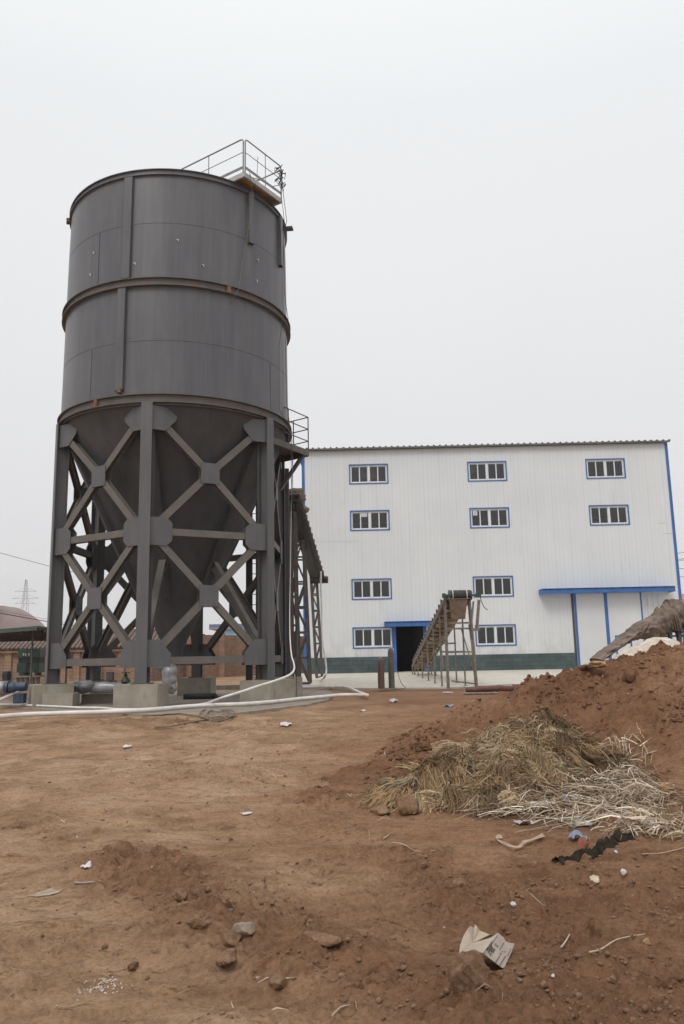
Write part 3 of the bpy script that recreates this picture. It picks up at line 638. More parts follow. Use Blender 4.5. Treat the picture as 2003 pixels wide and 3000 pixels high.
# scratches / scuffs on the wall: chalky line and pencil marks
u0,z0=fu(920,1587);u1,z1=fu(1038,1585)
m=MB();k=u0
while k<u1: l=random.uniform(.25,.6);m.obox(F(k+l/2,z0+random.uniform(-.012,.012)-.0,.004),tf*l/2,nf*.003,upz*.017);k+=l+random.uniform(.0,.04)
m.build('chalk_line',M['litter'],bld)
m=MB()
for x0,x1,y in((1927,1948,1533),(1941,1972,1563)):
    u0,z0=fu(x0,y);u1,_=fu(x1,y);m.obox(F((u0+u1)/2,z0,.004),tf*(u1-u0)/2,nf*.003,upz*.014)
m.build('scuff_mark',M['greyplastic'],bld)
# small drain pipes beside the gate
m=MB()
for px in(1898,1915,1930): 
    u0,_=fu(px,1790);m.cyl(F(u0,ZG,.05),F(u0,zt-.2,.05),.018,6)
m.build('conduit',M['white'],bld)
# ------------------------------------------------------------------ brick outhouse, yard wall, far things
g0=at(-150,2003,48);g1=at(452,1995,50)
def wallbox(mb,p,q,z0,z1,th=.24):
    p=Vector((p.x,p.y,0));q=Vector((q.x,q.y,0));d=(q-p).normalized();n=Vector((d.y,-d.x,0));mb.obox((p+q)/2-n*th/2+upz*(z0+z1)/2,(q-p)/2,n*th/2,upz*(z1-z0)/2)
oh=thing('brick_outhouse','long low brick outhouse with a worn tile roof behind the silo legs','outhouse',(g0.x,g0.y,.4))
m=MB();wallbox(m,g0,g1,.3,2.55)
d=(Vector((g1.x,g1.y,0))-Vector((g0.x,g0.y,0))).normalized();nb=Vector((-d.y,d.x,0))
g2=g1+nb*4.2;wallbox(m,g1,g2,.3,2.55)
m.prism([Vector((g1.x,g1.y,2.55)),Vector((g1.x,g1.y,2.55))+nb*4.2,Vector((g1.x,g1.y,3.55))+nb*2.1],-d*.2)
m.build('wall',M['brick'],oh)
m=MB()
for k in range(9): # piers
    q=g0.lerp(g1,(k+.5)/9);m.obox(Vector((q.x,q.y,1.4))-nb*.07,d*.18,nb*.07,upz*1.14)
m.build('pier',M['brick'],oh)
m=MB();e0_=Vector((g0.x,g0.y,2.48))-nb*.35-d*.3;e1_=Vector((g1.x,g1.y,2.48))-nb*.35+d*.3
m.prism([e0_,e1_,e1_+nb*2.45+upz*1.12,e0_+nb*2.45+upz*1.12],(0,0,.09));m.prism([e0_+nb*4.9,e1_+nb*4.9,e1_+nb*2.45+upz*1.12,e0_+nb*2.45+upz*1.12][::-1],(0,0,.09))
m.build('roof',M['tile'],oh)
m=MB();m.obox((e0_+e1_)/2+nb*.2-upz*.14,(e1_-e0_)/2,nb*.1,upz*.07);m.build('cornice',M['brick'],oh)
yw=thing('yard_wall','plain brick yard wall seen between the rear silo legs','wall',at(600,1983,58))
p0=at(452,1990,52);p1=at(600,1985,57);p2=at(905,1978,66)
m=MB();wallbox(m,p0,p1,.3,3.45);wallbox(m,p1+Vector((.02,.02,0)),p2,.3,3.38);m.build('wall',M['brick'],yw)
for i,px in enumerate((560,650,738)):
    q=at(px,1985,54.9 if i==0 else(58.4 if i==1 else 61));m=MB();m.box(q.x-.25,q.x+.25,q.y-.30,q.y,.3,3.5);m.build('pier',M['brick'],yw)
# blue shed far behind
b=thing('blue_roofed_shed','far pale blue shed with a deep blue roof above the yard wall','shed',at(690,1930,130))
m=MB();a=at(655,1862,130);c=at(735,1862,130);m.box(a.x,c.x,130,138,.4,at(690,1843,130).z);m.build('wall',M['bluewall'],b)
m=MB();z=at(690,1843,130).z;z2=at(690,1828,130).z;m.box(a.x-2.2,c.x+.5,129.5,138.5,z,z2);m.build('roof',M['deepblue'],b)
m=MB();m.box(a.x-2.2,c.x+.5,129.3,129.5,z,z+.2);m.build('gutter',M['gutterp'],b)
m=MB();a=at(376,1868,140);c=at(394,1868,140);m.box(a.x,c.x,140,146,.4,at(385,1850,140).z);m.box(a.x-.1,c.x+.1,139.9,146.1,at(385,1850,140).z,at(385,1847,140).z);m.build('blue_hut',M['bluewall'],loc=(a.x,140,.4),**tagd('small light blue hut far off, between the left and front silo legs','hut'))
b=thing('red_roofed_building','far building with a red roof at the right edge behind the white factory','building',at(2060,1900,95))
m=MB();a=at(1980,1900,95);m.box(a.x,a.x+14,95,103,.4,at(1990,1772,95).z);m.build('wall',M['cream'],b)
m=MB();z=at(1990,1772,95).z;z2=at(1990,1747,95).z;m.prism([(a.x-.5,94.5,z),(a.x+14.5,94.5,z),(a.x+14.5,98,z2+.3),(a.x-.5,98,z2+.3)],(0,0,.2));m.prism([(a.x-.5,98,z2+.3),(a.x+14.5,98,z2+.3),(a.x+14.5,103.5,z),(a.x-.5,103.5,z)],(0,0,.2));m.build('roof',M['redroof'],b)
# spoil heap
hx,hy=at(28,1900,128).x,128.
gx=np.linspace(hx-34,hx+30,90);gy=np.linspace(hy-26,hy+30,60);X,Y=np.meshgrid(gx,gy)
rr=np.hypot((X-hx)/1.0,(Y-hy)/1.1);zz=10.3-.0-.028*rr**2*np.where(X>hx,4.2,.8)+.9*fbm(X*.12,Y*.12,5,.55)
zz=np.maximum(zz,4.4-.32*np.hypot(X-hx-9,Y-hy)+.3*fbm(X*.2,Y*.2,3));zz=np.maximum(zz,6.9-.13*np.abs(X-hx+12)-.02*(Y-hy)**2)
gridmesh('spoil_hill',gx,gy,np.maximum(zz,0.),M['heap'],**ST)
# pylon
pb=at(62,1945,400);zt_=at(67,1698,400).z;px_,w0=pb.x,7.6
m=MB();T=lambda k,s,t:Vector((px_+.6+s*(w0/2)*(1-k)**1.25+s*.35,400+t*((w0/2)*(1-k)**1.25+.35),.4+(zt_-.4)*k))
lv=[0,.14,.27,.38,.48,.57,.65,.72,.78,.84,.9,1]
for s in(-1,1):
    for t in(-1,1): 
        for k in range(len(lv)-1): m.cyl(T(lv[k],s,t),T(lv[k+1],s,t),.10,4)
for k in range(len(lv)-1):
    for s in(-1,1):
        m.cyl(T(lv[k],s,-1),T(lv[k+1],-s,-1),.06,4);m.cyl(T(lv[k],-1,s),T(lv[k+1],1,s),.06,4)if s<0 else None
        m.cyl(T(lv[k],s,-1),T(lv[k+1],s,1),.05,4)
for k,l in((.72,5.2),(.78,6.6),(.86,5.5)):
    c=T(k,0,0);m.cyl(c-Vector((l,0,0)),c+Vector((l,0,0)),.13,4);m.cyl(c-Vector((l,0,0)),T(k+.04,-1,0),.07,4);m.cyl(c+Vector((l,0,0)),T(k+.04,1,0),.07,4)
m.build('pylon',M['pylon'],loc=(px_,400,.4),**tagd('distant lattice power pylon above the spoil heap','pylon'))
m=MB();q=at(155,1872,200);zc=at(157,1560,200).z;m.cyl((q.x,200,.4),(q.x,200,zc),.95,20,.55);m.build('chimney',M['redroof'],loc=(q.x,200,.4),sm='a',**tagd('slim faded red chimney far off beside the far left silo leg','chimney'))
def wirep(lab,a,b,sag,r,Ya,Yb):
    p=at(*a,Ya);q=at(*b,Yb);pts=[p.lerp(q,k/16)-upz*sag*4*(k/16)*(1-k/16) for k in range(17)];m=MB();m.tube(pts,r,5);m.build('power_line',M['wire'],loc=p,**tagd(lab,'power line','power lines against the sky'))
wirep('thin double wire crossing the upper left sky toward the silo',(-60,1602),(560,1745),.3,.018,60,75)
wirep('black wire running in front of the spoil heap',(-60,1784),(520,1872),.2,.03,52,75)
wirep('thin wire just above the one in front of the spoil heap',(-60,1776),(520,1868),.2,.012,52,75)
for k,(y0,y1) in enumerate(((1622,1606),(1638,1628),(1641,1633),(1664,1661),(1688,1684))):
    wirep(['topmost','second','third','fourth','lowest'][k]+' of the wires right of the white building',(1960,y0),(2060,y1),.1,.02,70,64)
# ------------------------------------------------------------------ open shelter and machinery on the left
sh=thing('machine_shelter','open shelter with a green sheet roof on thin posts over the pumps','shelter',gz(60,2040,.46))
zr=2.72;poly=[gz(-260,1868,zr),gz(112,1838,zr),gz(173,1846,zr),gz(167,1871,zr),gz(-260,1880,zr)]
m=MB();m.prism(poly[::-1],(0,0,.05));m.build('roof',M['darkgreen'],sh)
m=MB()
for k in range(7):
    w=k/6;p=poly[0].lerp(poly[4],w);q=poly[1].lerp(poly[3],w);m.beam(p-upz*.05,q-upz*.05,.06,.08)
m.build('purlin',M['dark'],sh)
for px,Yp in((97,26.5),(199,31)):
    p=at(px,1868,Yp);m=MB();m.cyl((p.x,p.y,.46),(p.x,p.y,2.68),.035,8);m.build('post',M['trestle'],sh)
def P3(px,py,Yd): return at(px,py,Yd)
Yg=27.
mo=thing('green_motor','dark green electric motor unit on a muddy white base under the shelter','motor',P3(85,2005,Yg))
m=MB();a=P3(53,1902,Yg);b=P3(117,1925,Yg);m.box(a.x,b.x,Yg,Yg+.6,b.z,a.z);m.build('terminal_box',M['greenm'],mo)
m=MB();c=P3(84,1952,Yg);
m.box(a.x+.02,b.x-.02,Yg+.05,Yg+.55,P3(0,1945,Yg).z,b.z-.002);m.build('housing',M['black'],mo)
for x0,x1 in((56,84),(103,119)):
    m=MB();p=P3(x0,1943,Yg);q=P3(x1,1970,Yg);m.box(p.x,q.x,Yg-.15,Yg+.4,q.z,p.z);rr=(q.x-p.x)/2
    m.cyl(((p.x+q.x)/2,Yg+.1,q.z-.14),((p.x+q.x)/2,Yg+.1,q.z-.002),rr*1.05,16)
    for k in range(6): m.obox(((p.x+q.x)/2,Yg-.16,q.z+.03+k*(p.z-q.z-.06)/5),(rr*.9,0,0),(0,.012,0),(0,0,.008))
    m.build('motor_body',M['greenm'],mo)
m=MB()
for x in(70,76,86): 
    p=P3(x,1917,Yg);m.obox((p.x,Yg-.006,p.z),(.018,0,0),(0,.004,0),(0,0,.04))
m.build('marking',M['litter'],mo)
m=MB();p=P3(48,1980,Yg);q=P3(120,2004,Yg);m.box(p.x,q.x,Yg-.2,Yg+.8,p.z-.05,p.z);
for x in(52,66,80,96,112): c=P3(x,1990,Yg);m.cyl((c.x,Yg,q.z-.3),(c.x,Yg,p.z-.052),.07,10)
m.box(p.x-.1,q.x+.1,Yg-.3,Yg+.9,.46,.78);m.build('base',M['slab'],mo)
Yv=22.5
vv=thing('blue_pump','blue pump casing with a round flange on a blue stand at the left edge','pump',P3(45,2060,Yv))
pc=lambda x,y:P3(x,y,Yv)
m=MB();m.cyl(pc(22,2014),pc(27,2014),.17,24);m.cyl(pc(31,2014),pc(34,2014),.15,24);m.build('flange',M['navy'],vv)
m=MB();m.tube([pc(27,2014),pc(36,2014),pc(44,2014),pc(50,2013),pc(60,2012),pc(78,2011)],[.12,.15,.15,.11,.12,.12],16);m.build('casing',M['navy'],vv,sm='a')
m=MB();p=pc(45,2034);q=pc(73,2060);m.box(p.x,q.x,Yv-.12,Yv+.12,q.z,p.z+.02);m.box(p.x+.08,q.x-.08,Yv-.14,Yv-.12,q.z+.04,p.z-.03);m.build('stand',M['navy'],vv)
m=MB();m.tube([pc(-60,2014),pc(0,2014),pc(15,2014)],[.16,.16,.17],16,.03);m.build('wrapped_pipe',M['silver'],loc=pc(0,2014),sm=True,**tagd('silver wrapped pipe entering from the left edge into the blue pump','pipe'))
m=MB();m.tube([pc(-40,2062),pc(0,2050),pc(40,2032),pc(73,2016)],.045,8);m.build('white_pipe',M['hose'],loc=pc(0,2050),sm=True,**tagd('short slanting pale pipe left of the silo footing below the blue pump','pipe'))
m=MB();m.tube([pc(-40,2040),pc(73,2037)],.02,6);m.build('iron_bar',M['muddy'],loc=pc(0,2040),**tagd('thin level bar below the blue pump left of the footing','bar'))
m=MB();p=pc(-10,1978);m.lathe((pc(2,1985).x,Yv+.4,pc(2,1985).z-.1),[(0,.28),(.1,.26),(.13,.15),(.1,.05),(.12,0),(0,0)],12);m.build('valve_cap',M['black'],loc=p,sm='a',**tagd('black valve bonnet above the silver pipe at the left edge','valve'))
Yp=23.3;q=lambda x,y:P3(x,y,Yp)
pw=thing('silver_pipework','silver foil wrapped pipe with a round bulge between the left and front footings','pipework',q(260,2040))
m=MB();m.tube([q(185,2018),q(222,2018)],[.12,.12],16,.04);m.tube([q(268,2015),q(276,2015),q(280,2016),q(300,2014),q(318,2013),q(336,2015),q(360,2014),q(395,2010)],[.13,.13,.155,.16,.17,.15,.13,.12],16,.06);m.build('pipe',M['silver'],pw,sm=True)
m=MB();m.rock(q(246,2012),.225,3,(1.28,1,.98),5,.08);m.build('bulge',M['silver'],pw,sm=True)
m=MB();m.cyl(q(324,2002),q(324,1992),.05,10);c=q(324,1980);m.box(c.x-.09,c.x+.09,Yp-.08,Yp+.08,c.z-.13,c.z+.11);m.build('actuator',M['trestle'],pw)
m=MB();c=q(369,2000);m.lathe((c.x,Yp,c.z-.04),[(0,0),(.09,0),(.13,.06),(.12,.12),(.07,.17),(.05,.2),(.06,.24),(.03,.27),(.03,.34),(0,.34)],14);m.cyl((c.x,Yp,c.z+.27),(c.x,Yp,c.z+.29),.12,18);m.build('gate_valve',M['greenm'],pw,sm='a')
m=MB();c=q(290,2040);m.box(c.x-.55,c.x+.55,Yp+.2,Yp+.6,.46,.72);m.build('pedestal',M['slab'],pw)
Yp=24.2
pv=thing('wrapped_riser','lumpy silver wrapped pipe elbow rising right of the front silo leg','pipework',q(496,2032))
m=MB();m.tube([q(455,1950),q(466,1951),q(480,1951),q(494,1951),q(508,1950)],[.10,.12,.13,.12,.10],14,.08);m.build('branch',M['silver'],pv,sm=True)
m=MB();m.tube([q(498,1950),q(499,1962),q(497,1970),q(496,1982),q(498,1988),q(497,1998),q(495,2006),q(494,2016)],[.17,.23,.24,.20,.23,.21,.20,.22],16,.08);m.build('riser',M['silver'],pv,sm=True)
m=MB();m.rock(q(504,2016),.17,3,(1,1,1.15),9,.12);m.rock(q(478,2010),.15,3,(1.2,1,.8),10,.12);m.build('elbow',M['silver'],pv,sm=True)
# black roll beside the rear footing
p=gz(538,2049,.46)
m=MB();m.tube([Vector((p.x+k*.11,p.y+.02*math.sin(k),.46+.085)) for k in range(9)],.085,16,.02);m.tube([Vector((p.x+.8,p.y+.1,.53)),Vector((p.x+.95,p.y+.12,.55)),Vector((p.x+1.05,p.y+.05,.50)),Vector((p.x+1.25,p.y,.48))],[.09,.07,.04,.01],8,.2);m.build('rubber_roll',M['black'],loc=p,sm=True,**tagd('black rolled up rubber sheet lying against the rear silo footing','roll'))
m=MB();p=gz(622,2022,.46);q2=gz(748,2019,.46);m.beam(p+upz*.09,q2+upz*.09,.35,.18);m.build('concrete_beam',M['slab'],loc=p,**tagd('low concrete kerb piece behind the silo right of the rear footing','kerb'))
# ------------------------------------------------------------------ white hoses
def poly2(pts,z,n=6,y=None):
    W=[gz(x,y_,z) for x,y_ in pts];out=[]
    for i in range(len(W)-1):
        p0=W[max(i-1,0)];p1=W[i];p2=W[i+1];p3=W[min(i+2,len(W)-1)]
        for k in range(n):
            t=k/n;out.append(.5*((2*p1)+(p2-p0)*t+(2*p0-5*p1+4*p2-p3)*t*t+(3*p1-p0-3*p2+p3)*t**3))
    return out+[W[-1]]
def crom(W,n=6):
    out=[]
    for i in range(len(W)-1):
        p0=W[max(i-1,0)];p1=W[i];p2=W[i+1];p3=W[min(i+2,len(W)-1)]
        for k in range(n):
            t=k/n;out.append(.5*((2*p1)+(p2-p0)*t+(2*p0-5*p1+4*p2-p3)*t*t+(3*p1-p0-3*p2+p3)*t**3))
    return out+[W[-1]]
m=MB();m.tube(poly2([(-120,2108),(0,2099),(80,2093),(160,2090),(320,2085),(430,2080),(560,2069),(640,2065),(720,2062),(800,2056),(872,2048),(948,2041),(1006,2036),(1058,2036),(1075,2037)],.52),.05,12);m.build('white_pipe',M['hose'],loc=gz(500,2075,.46),sm=True,**tagd('long thick white plastic pipe lying along the front of the slab','pipe','white pipes'))
m=MB();m.tube(poly2([(1075,2037),(1050,2028),(1022,2016),(1000,2012),(964,2012),(920,2013),(880,2014),(858,2014)],.52),.045,12);m.build('white_pipe',M['hose'],loc=gz(1000,2030,.46),sm=True,**tagd('white pipe doubling back behind the right silo footing from the bend','pipe','white pipes'))
m=MB();m.tube(poly2([(-120,2062),(0,2064),(80,2066),(170,2070),(240,2073),(300,2074),(345,2078),(420,2078)],.50),.028,10);m.build('white_pipe',M['hose'],loc=gz(170,2070,.46),sm=True,**tagd('thinner white pipe just behind the long one at the left','pipe','white pipes'))
W=[gz(545,2068,.50),gz(600,2062,.53),at(655,2043,19.5),at(710,2026,19.8),at(760,2009,20.2),at(800,1997,20.5),at(838,1983,20.8),at(856,1972,21.2),at(863,1958,21.6),at(861,1940,22.),at(856,1925,22.3),at(852,1890,22.6),at(850,1840,23),at(850,1760,23.5),at(852,1660,24.),at(853,1580,24.5),at(855,1450,24.8),at(860,1335,25.1)]
W_=crom(W);m=MB();m.tube(W_,[.030-.020*min(1,max(0,(i-40)/40)) for i in range(len(W_))],10);m.build('white_hose',M['hose'],loc=W[0],sm=True,**tagd('white hose sweeping up over the right footing and climbing beside the silo','hose'))
W=[at(941,1674,32),at(941,1720,32),at(943,1780,31.8),at(944,1850,31.5),at(948,1895,31.2),at(954,1930,31),at(957,1965,30.7),at(951,1985,30.4),gz(938,1994,.50),gz(929,1999,.50),gz(935,2005,.50),gz(950,2008,.50),gz(975,2014,.50)]
m=MB();m.tube(crom(W),.036,10);m.build('white_hose',M['hose'],loc=W[-1],sm=True,**tagd('white hose dropping from the end of the dark conveyor to the ground','hose'))
def groundline(name,lab,cat,pts,z,r,mat): 
    m=MB();m.tube(poly2(pts,z),r,6);m.build(name,mat,loc=gz(*pts[0],z),sm=True,**tagd(lab,cat))
groundline('cable','thin dark cable lying on the apron left of the gas cylinders','cable',[(950,2015),(1010,2005),(1060,2001),(1110,1993)],.47,.012,M['wire'])
W=[at(1148,1905,29.2),at(1153,1920,29.1),at(1158,1945,29),at(1166,1980,29),at(1176,2005,29),gz(1186,2015,.47),gz(1170,2019,.45),gz(1110,2026,.43)]
m=MB();m.tube(crom(W),.010,5);m.build('gas_hose',M['pipeR'],loc=W[-1],sm=True,**tagd('thin red brown hose hanging from the tall gas cylinder','hose'))
# rope coil on the soil
m=MB();pts=[];rd=random.Random(5)
def onb(x,y,r=0): v=hit(x,y,r,gh);return v
for k in range(90):
    t=k/90;ang=t*2*math.pi*3.2;pts.append((640+45*math.cos(ang)*(1-.25*math.sin(t*9)),2098+14*math.sin(ang)*(1-.3*math.cos(t*7))))
path=[(420,2102),(480,2101),(520,2097),(560,2100),(600,2108)]+pts+[(600,2112),(570,2118),(540,2128),(500,2136),(455,2139)]
m.tube([onb(x,y,.03+.012*math.sin(i*.9)) for i,(x,y) in enumerate(path)],.016,6);m.build('rope_coil',M['rope'],loc=onb(620,2110),sm=True,**tagd('loose coil of brown rope on the soil in front of the slab','rope'))
# ------------------------------------------------------------------ dark conveyor with lattice trestles behind the silo
cv=thing('inclined_conveyor','dark inclined conveyor on tall lattice trestles between the silo and the building','conveyor',at(900,2003,36))
top_p=at(862,1478,30.5);bot_p=at(930,1690,38);ax=(bot_p-top_p);axn=ax.normalized();sd=axn.cross(upz).normalized();un=sd.cross(axn)
ext=top_p-axn*.55
m=MB();cc_=(ext+bot_p)/2;hl=(bot_p-ext)/2
m.obox(cc_-sd*.29,hl,sd*.025,un*.09);m.obox(cc_+sd*.29,hl,sd*.025,un*.09)
m.obox(cc_-un*.09,hl,sd*.27,un*.012);m.build('trough',M['dark'],cv)
m=MB();L=hl.length*2;k=0
while k<L:
    p=ext+axn*k;
    for s in(-1,1): m.beam(p+sd*s*.30+un*.08,p+sd*s*.32+un*.24+axn*.15,.04,.04);m.beam(p+sd*s*.32+un*.24+axn*.15,p+sd*s*.30+un*.08+axn*.3,.04,.04)
    m.cyl(p-sd*.3+un*.15,p+sd*.3+un*.15,.05,8);k+=.62
m.beam(ext+sd*.34,bot_p+sd*.34,.03,.05);m.build('idlers',M['trestle'],cv)
m=MB();m.obox(bot_p-un*.18-axn*.25,axn*.3,sd*.27,un*.10);m.cyl(bot_p+axn*.15-sd*.3-un*.1,bot_p+axn*.15+sd*.5-un*.1,.17,16);m.build('tail_drum',M['black'],cv)
m=MB();m.obox(ext.lerp(bot_p,.5)-un*.24,hl*.98,sd*.16,un*.012);m.build('return_belt',M['black'],cv)
# rocks/tarp on top of its head
m=MB();m.rock(top_p+un*.35-axn*.1,.42,3,(1.1,.8,.6),21,.3);m.rock(top_p+un*.2+axn*.9+sd*.2,.28,3,(1.,.8,.8),22,.3);m.build('tarp_cover',M['tarp'],cv,sm=True)
def trestle(b1,b2,t1,t2,n,dy,label=None,w=.10):
    """lattice trestle frame: two legs (near) and two more a little behind"""
    L1=[];
    for off in(0,dy):
        A1=[b1+Vector((0,off,0)),t1+Vector((0,off,0))];B1=[b2+Vector((0,off,0)),t2+Vector((0,off,0))]
        for s in(A1,B1):
            m=MB();m.ibeam(s[0],s[1],w*1.25,w*1.25,(0,-1,0),.012,.012);m.build('trestle_leg',M['trestle'],cv)
        m=MB()
        for k in range(n+1):
            a=A1[0].lerp(A1[1],k/n);b_=B1[0].lerp(B1[1],k/n);m.beam(a,b_,w*.8,w*.7)
            if k<n:
                a2=A1[0].lerp(A1[1],(k+1)/n);b2_=B1[0].lerp(B1[1],(k+1)/n)
                if k%2: m.beam(a+Vector((0,.02,0)),b2_+Vector((0,.02,0)),w*.7,w*.6)
                else: m.beam(b_+Vector((0,.02,0)),a2+Vector((0,.02,0)),w*.7,w*.6)
        m.build('trestle_lacing',M['trestle'],cv)
    m=MB()
    for k in range(n):
        for s in((b1,t1),(b2,t2)):
            a=s[0].lerp(s[1],k/n);c=s[0].lerp(s[1],(k+1)/n)+Vector((0,dy,0));m.beam(a,c,w*.6,w*.6)
    m.build('trestle_bracing',M['trestle'],cv)
trestle(at(876,2003,33.2),at(908,2003,33.2),at(862,1560,33.2),at(888,1560,33.2),6,1.0)
trestle(at(928,1986,38.2),at(944,1981,38.2),at(911,1690,38.2),at(928,1694,38.2),6,1.0,w=.08)
trestle(at(857,2003,30.5),at(872,2003,30.5),at(852,1500,30.5),at(866,1500,30.5),6,.6,w=.08)
# switch box by the trestle
p=at(862,1850,26.5);q3=at(868,1925,26.5);m=MB();a_=at(856,1850,26.5);b_=at(872,1925,26.5);m.box(a_.x,b_.x,26.5,26.75,b_.z,a_.z);sb=m.build('switch_box',M['dark'],loc=(a_.x,26.5,b_.z),**tagd('dark metal switch box on a post at the foot of the conveyor trestle','box'))
# dark square column and ladder standing behind the silo's right leg
lt=thing('ladder_tower','dark twin column tower with ladder rungs behind the right silo leg','ladder tower',gz(575*1.0+170,2041,.40))
for x in(731,758):
    p=gz(x,2036,.44);m=MB();hh=7.9;m.ibeam(p,Vector((p.x,p.y,hh)),.2 if x==731 else .14,.28,(0,-1,0),.02,.02);m.build('column',M['cone'],lt)
a=gz(740,2036,.44);m=MB()
for k in range(20): m.cyl((a.x+.0,a.y,1.0+k*.35),(a.x+.32,a.y,1.0+k*.35),.012,6)
m.build('rungs',M['dark'],lt)
# ------------------------------------------------------------------ central belt conveyor out of the doorway
bc=thing('belt_conveyor','muddy belt conveyor on thin legs climbing out of the dark doorway','conveyor',(4.05,36,.5))
ybt,yhd=44.6,28.9;zbt_,zhd=1.05,3.62;xL,xR=3.62,4.50
line=lambda y:zbt_+(zhd-zbt_)*((ybt-y)/(ybt-yhd))
for x in(xL,xR):
    m=MB();m.beam((x,ybt,line(ybt)),(x,yhd,line(yhd)),.05,.14);m.build('side_frame',M['muddy'],bc)
m=MB();N=40
for i in range(N):
    y0=ybt-.2-(ybt-yhd-.35)*i/N;y1=ybt-.2-(ybt-yhd-.35)*(i+1)/N
    pr=[(-.38,.20),(-.2,.10),(.2,.10),(.38,.20)]
    for k in range(3):
        m.add([(4.06+pr[k][0],y0,line(y0)+pr[k][1]),(4.06+pr[k+1][0],y0,line(y0)+pr[k+1][1]),(4.06+pr[k+1][0],y1,line(y1)+pr[k+1][1]),(4.06+pr[k][0],y1,line(y1)+pr[k][1])],[(0,1,2,3)])
m.build('belt',M['beltd'],bc)
m=MB()
y=ybt-.6
while y>yhd+.5: hb=.05+.02*math.sin(y*5);m.obox((4.06+.02*math.sin(y*9),y,line(y)-.16),(.38,0,.012*math.sin(y*7)),(0,.04,.0),(0,.035,hb));y-=.92
m.build('return_belt_boards',M['woodt'],bc)
y=ybt-.9
while y>yhd+.6:
    m=MB()
    for s in(-1,1):
        m.cyl((4.06+s*.2,y,line(y)+.06),(4.06+s*.45,y,line(y)+.20),.05,8);m.beam((4.06+s*.46,y,line(y)),(4.06+s*.47,y-.03,line(y)+.25),.04,.04);m.tube([(4.06+s*.46,y-.2,line(y)+.1),(4.06+s*.50,y-.25,line(y)+.2),(4.06+s*.48,y-.1,line(y)+.24)],.018,5)
    m.cyl((3.86,y,line(y)+.06),(4.26,y,line(y)+.06),.04,8);y-=.8;m.build('idler',M['muddy'],bc)
hy=yhd;m=MB();m.cyl((3.78,hy,zhd+.10),(4.52,hy,zhd+.10),.19,28);m.build('head_drum',M['black'],bc,sm='a')
m=MB()
for x in(3.86,4.36):m.cyl((x,hy,zhd+.10),(x+.03,hy,zhd+.10),.195,28)
m.build('drum_edge',M['litter'],bc,sm='a')
m=MB()
for x0,x1 in((3.735,3.80),(4.50,4.57)): m.cyl((x0,hy,zhd+.10),(x1,hy,zhd+.10),.20,20,.16 if x0>4 else .2)
m.cyl((3.55,hy,zhd+.1),(4.85,hy,zhd+.1),.035,10)
m.obox((4.80,hy,zhd+.10),(.09,0,0),(0,.09,0),(0,0,.08));m.obox((3.57,hy,zhd+.10),(.06,0,0),(0,.09,0),(0,0,.08));m.build('bearing',M['greenm'],bc)
m=MB()  # muddy chute apron under the drum
for i in range(8):
    z0=zhd-.02-i*.09;z1=z0-.09;w0_=.36-.012*i;yy=hy-.16+.035*i
    m.add([(4.1-w0_,yy,z0),(4.1+w0_*.8,yy,z0),(4.1+w0_*.8-.01,yy+.035,z1),(4.1-w0_-.02,yy+.035,z1)],[(0,1,2,3)])
m.obox((4.08,hy-.17,zhd-.03),(.42,0,0),(0,.01,0),(0,0,.012));m.build('belt_scraper',M['beltm'],bc)
m=MB()
for z in(2.55,2.75): m.obox((4.08,hy+.2,z),(.42,0,0),(0,.04,0),(0,0,.03))
m.build('cross_bar',M['muddy'],bc)
for y,dbl in((28.95,1),(29.35,0),(31.,0),(33.4,0),(36.,0),(38.7,0),(41.,0),(43.,0),(44.4,0)):
    zg=.46+(y-29.3)/(49-29.3)*.28 if y>29.3 else .46
    for x in(xL,xR):
        m=MB();xx=x+(.0 if x==xL else .12 if y<30 else 0);m.beam((xx,y,zg),(x,y,line(y)+.02),.055,.055);m.obox((xx,y,zg+.006),(.07,0,0),(0,.06,0),(0,0,.006));m.build('leg',M['muddy'],bc)
m=MB();m.obox((4.1,28.95,1.72),(.50,0,0),(0,.025,0),(0,0,.03));m.obox((4.1,31,1.75),(.44,0,0),(0,.025,0),(0,0,.03));m.obox((4.1,33.4,2.1),(.44,0,0),(0,.025,0),(0,0,.03));m.beam((4.62,28.95,.5),(4.5,29.4,2.7),.05,.05);m.beam((4.2,29.4,2.6),(4.58,29.1,.9),.04,.04);m.beam((3.7,31,1.1),(3.9,33.4,2.5),.04,.04);m.build('leg_brace',M['muddy'],bc)
m=MB();m.beam((4.82,28.9,3.55),(4.70,28.95,2.55),.10,.06);m.obox((4.66,28.95,2.5),(.15,0,0),(0,.05,0),(0,0,.05));m.beam((4.62,28.9,3.5),(4.5,28.95,2.6),.06,.06);m.build('take_up_frame',M['muddy'],bc)
m=MB();m.tube([(4.86,28.9,3.7),(4.90,28.88,3.5),(4.98,28.86,3.28),(5.1,28.85,3.18)],.014,6);m.build('loose_wire',M['wire'],bc)
m=MB();W=[]
m.cyl((3.9,28.4,.50),(6.2,30.5,.52),.012,5);m.beam((3.75,29.2,.72),(4.6,29.3,.60),.05,.05);m.build('iron_bars',M['muddy'],loc=(4.5,29,.47),**tagd('thin iron bars lying on the apron under the muddy conveyor','bars'))
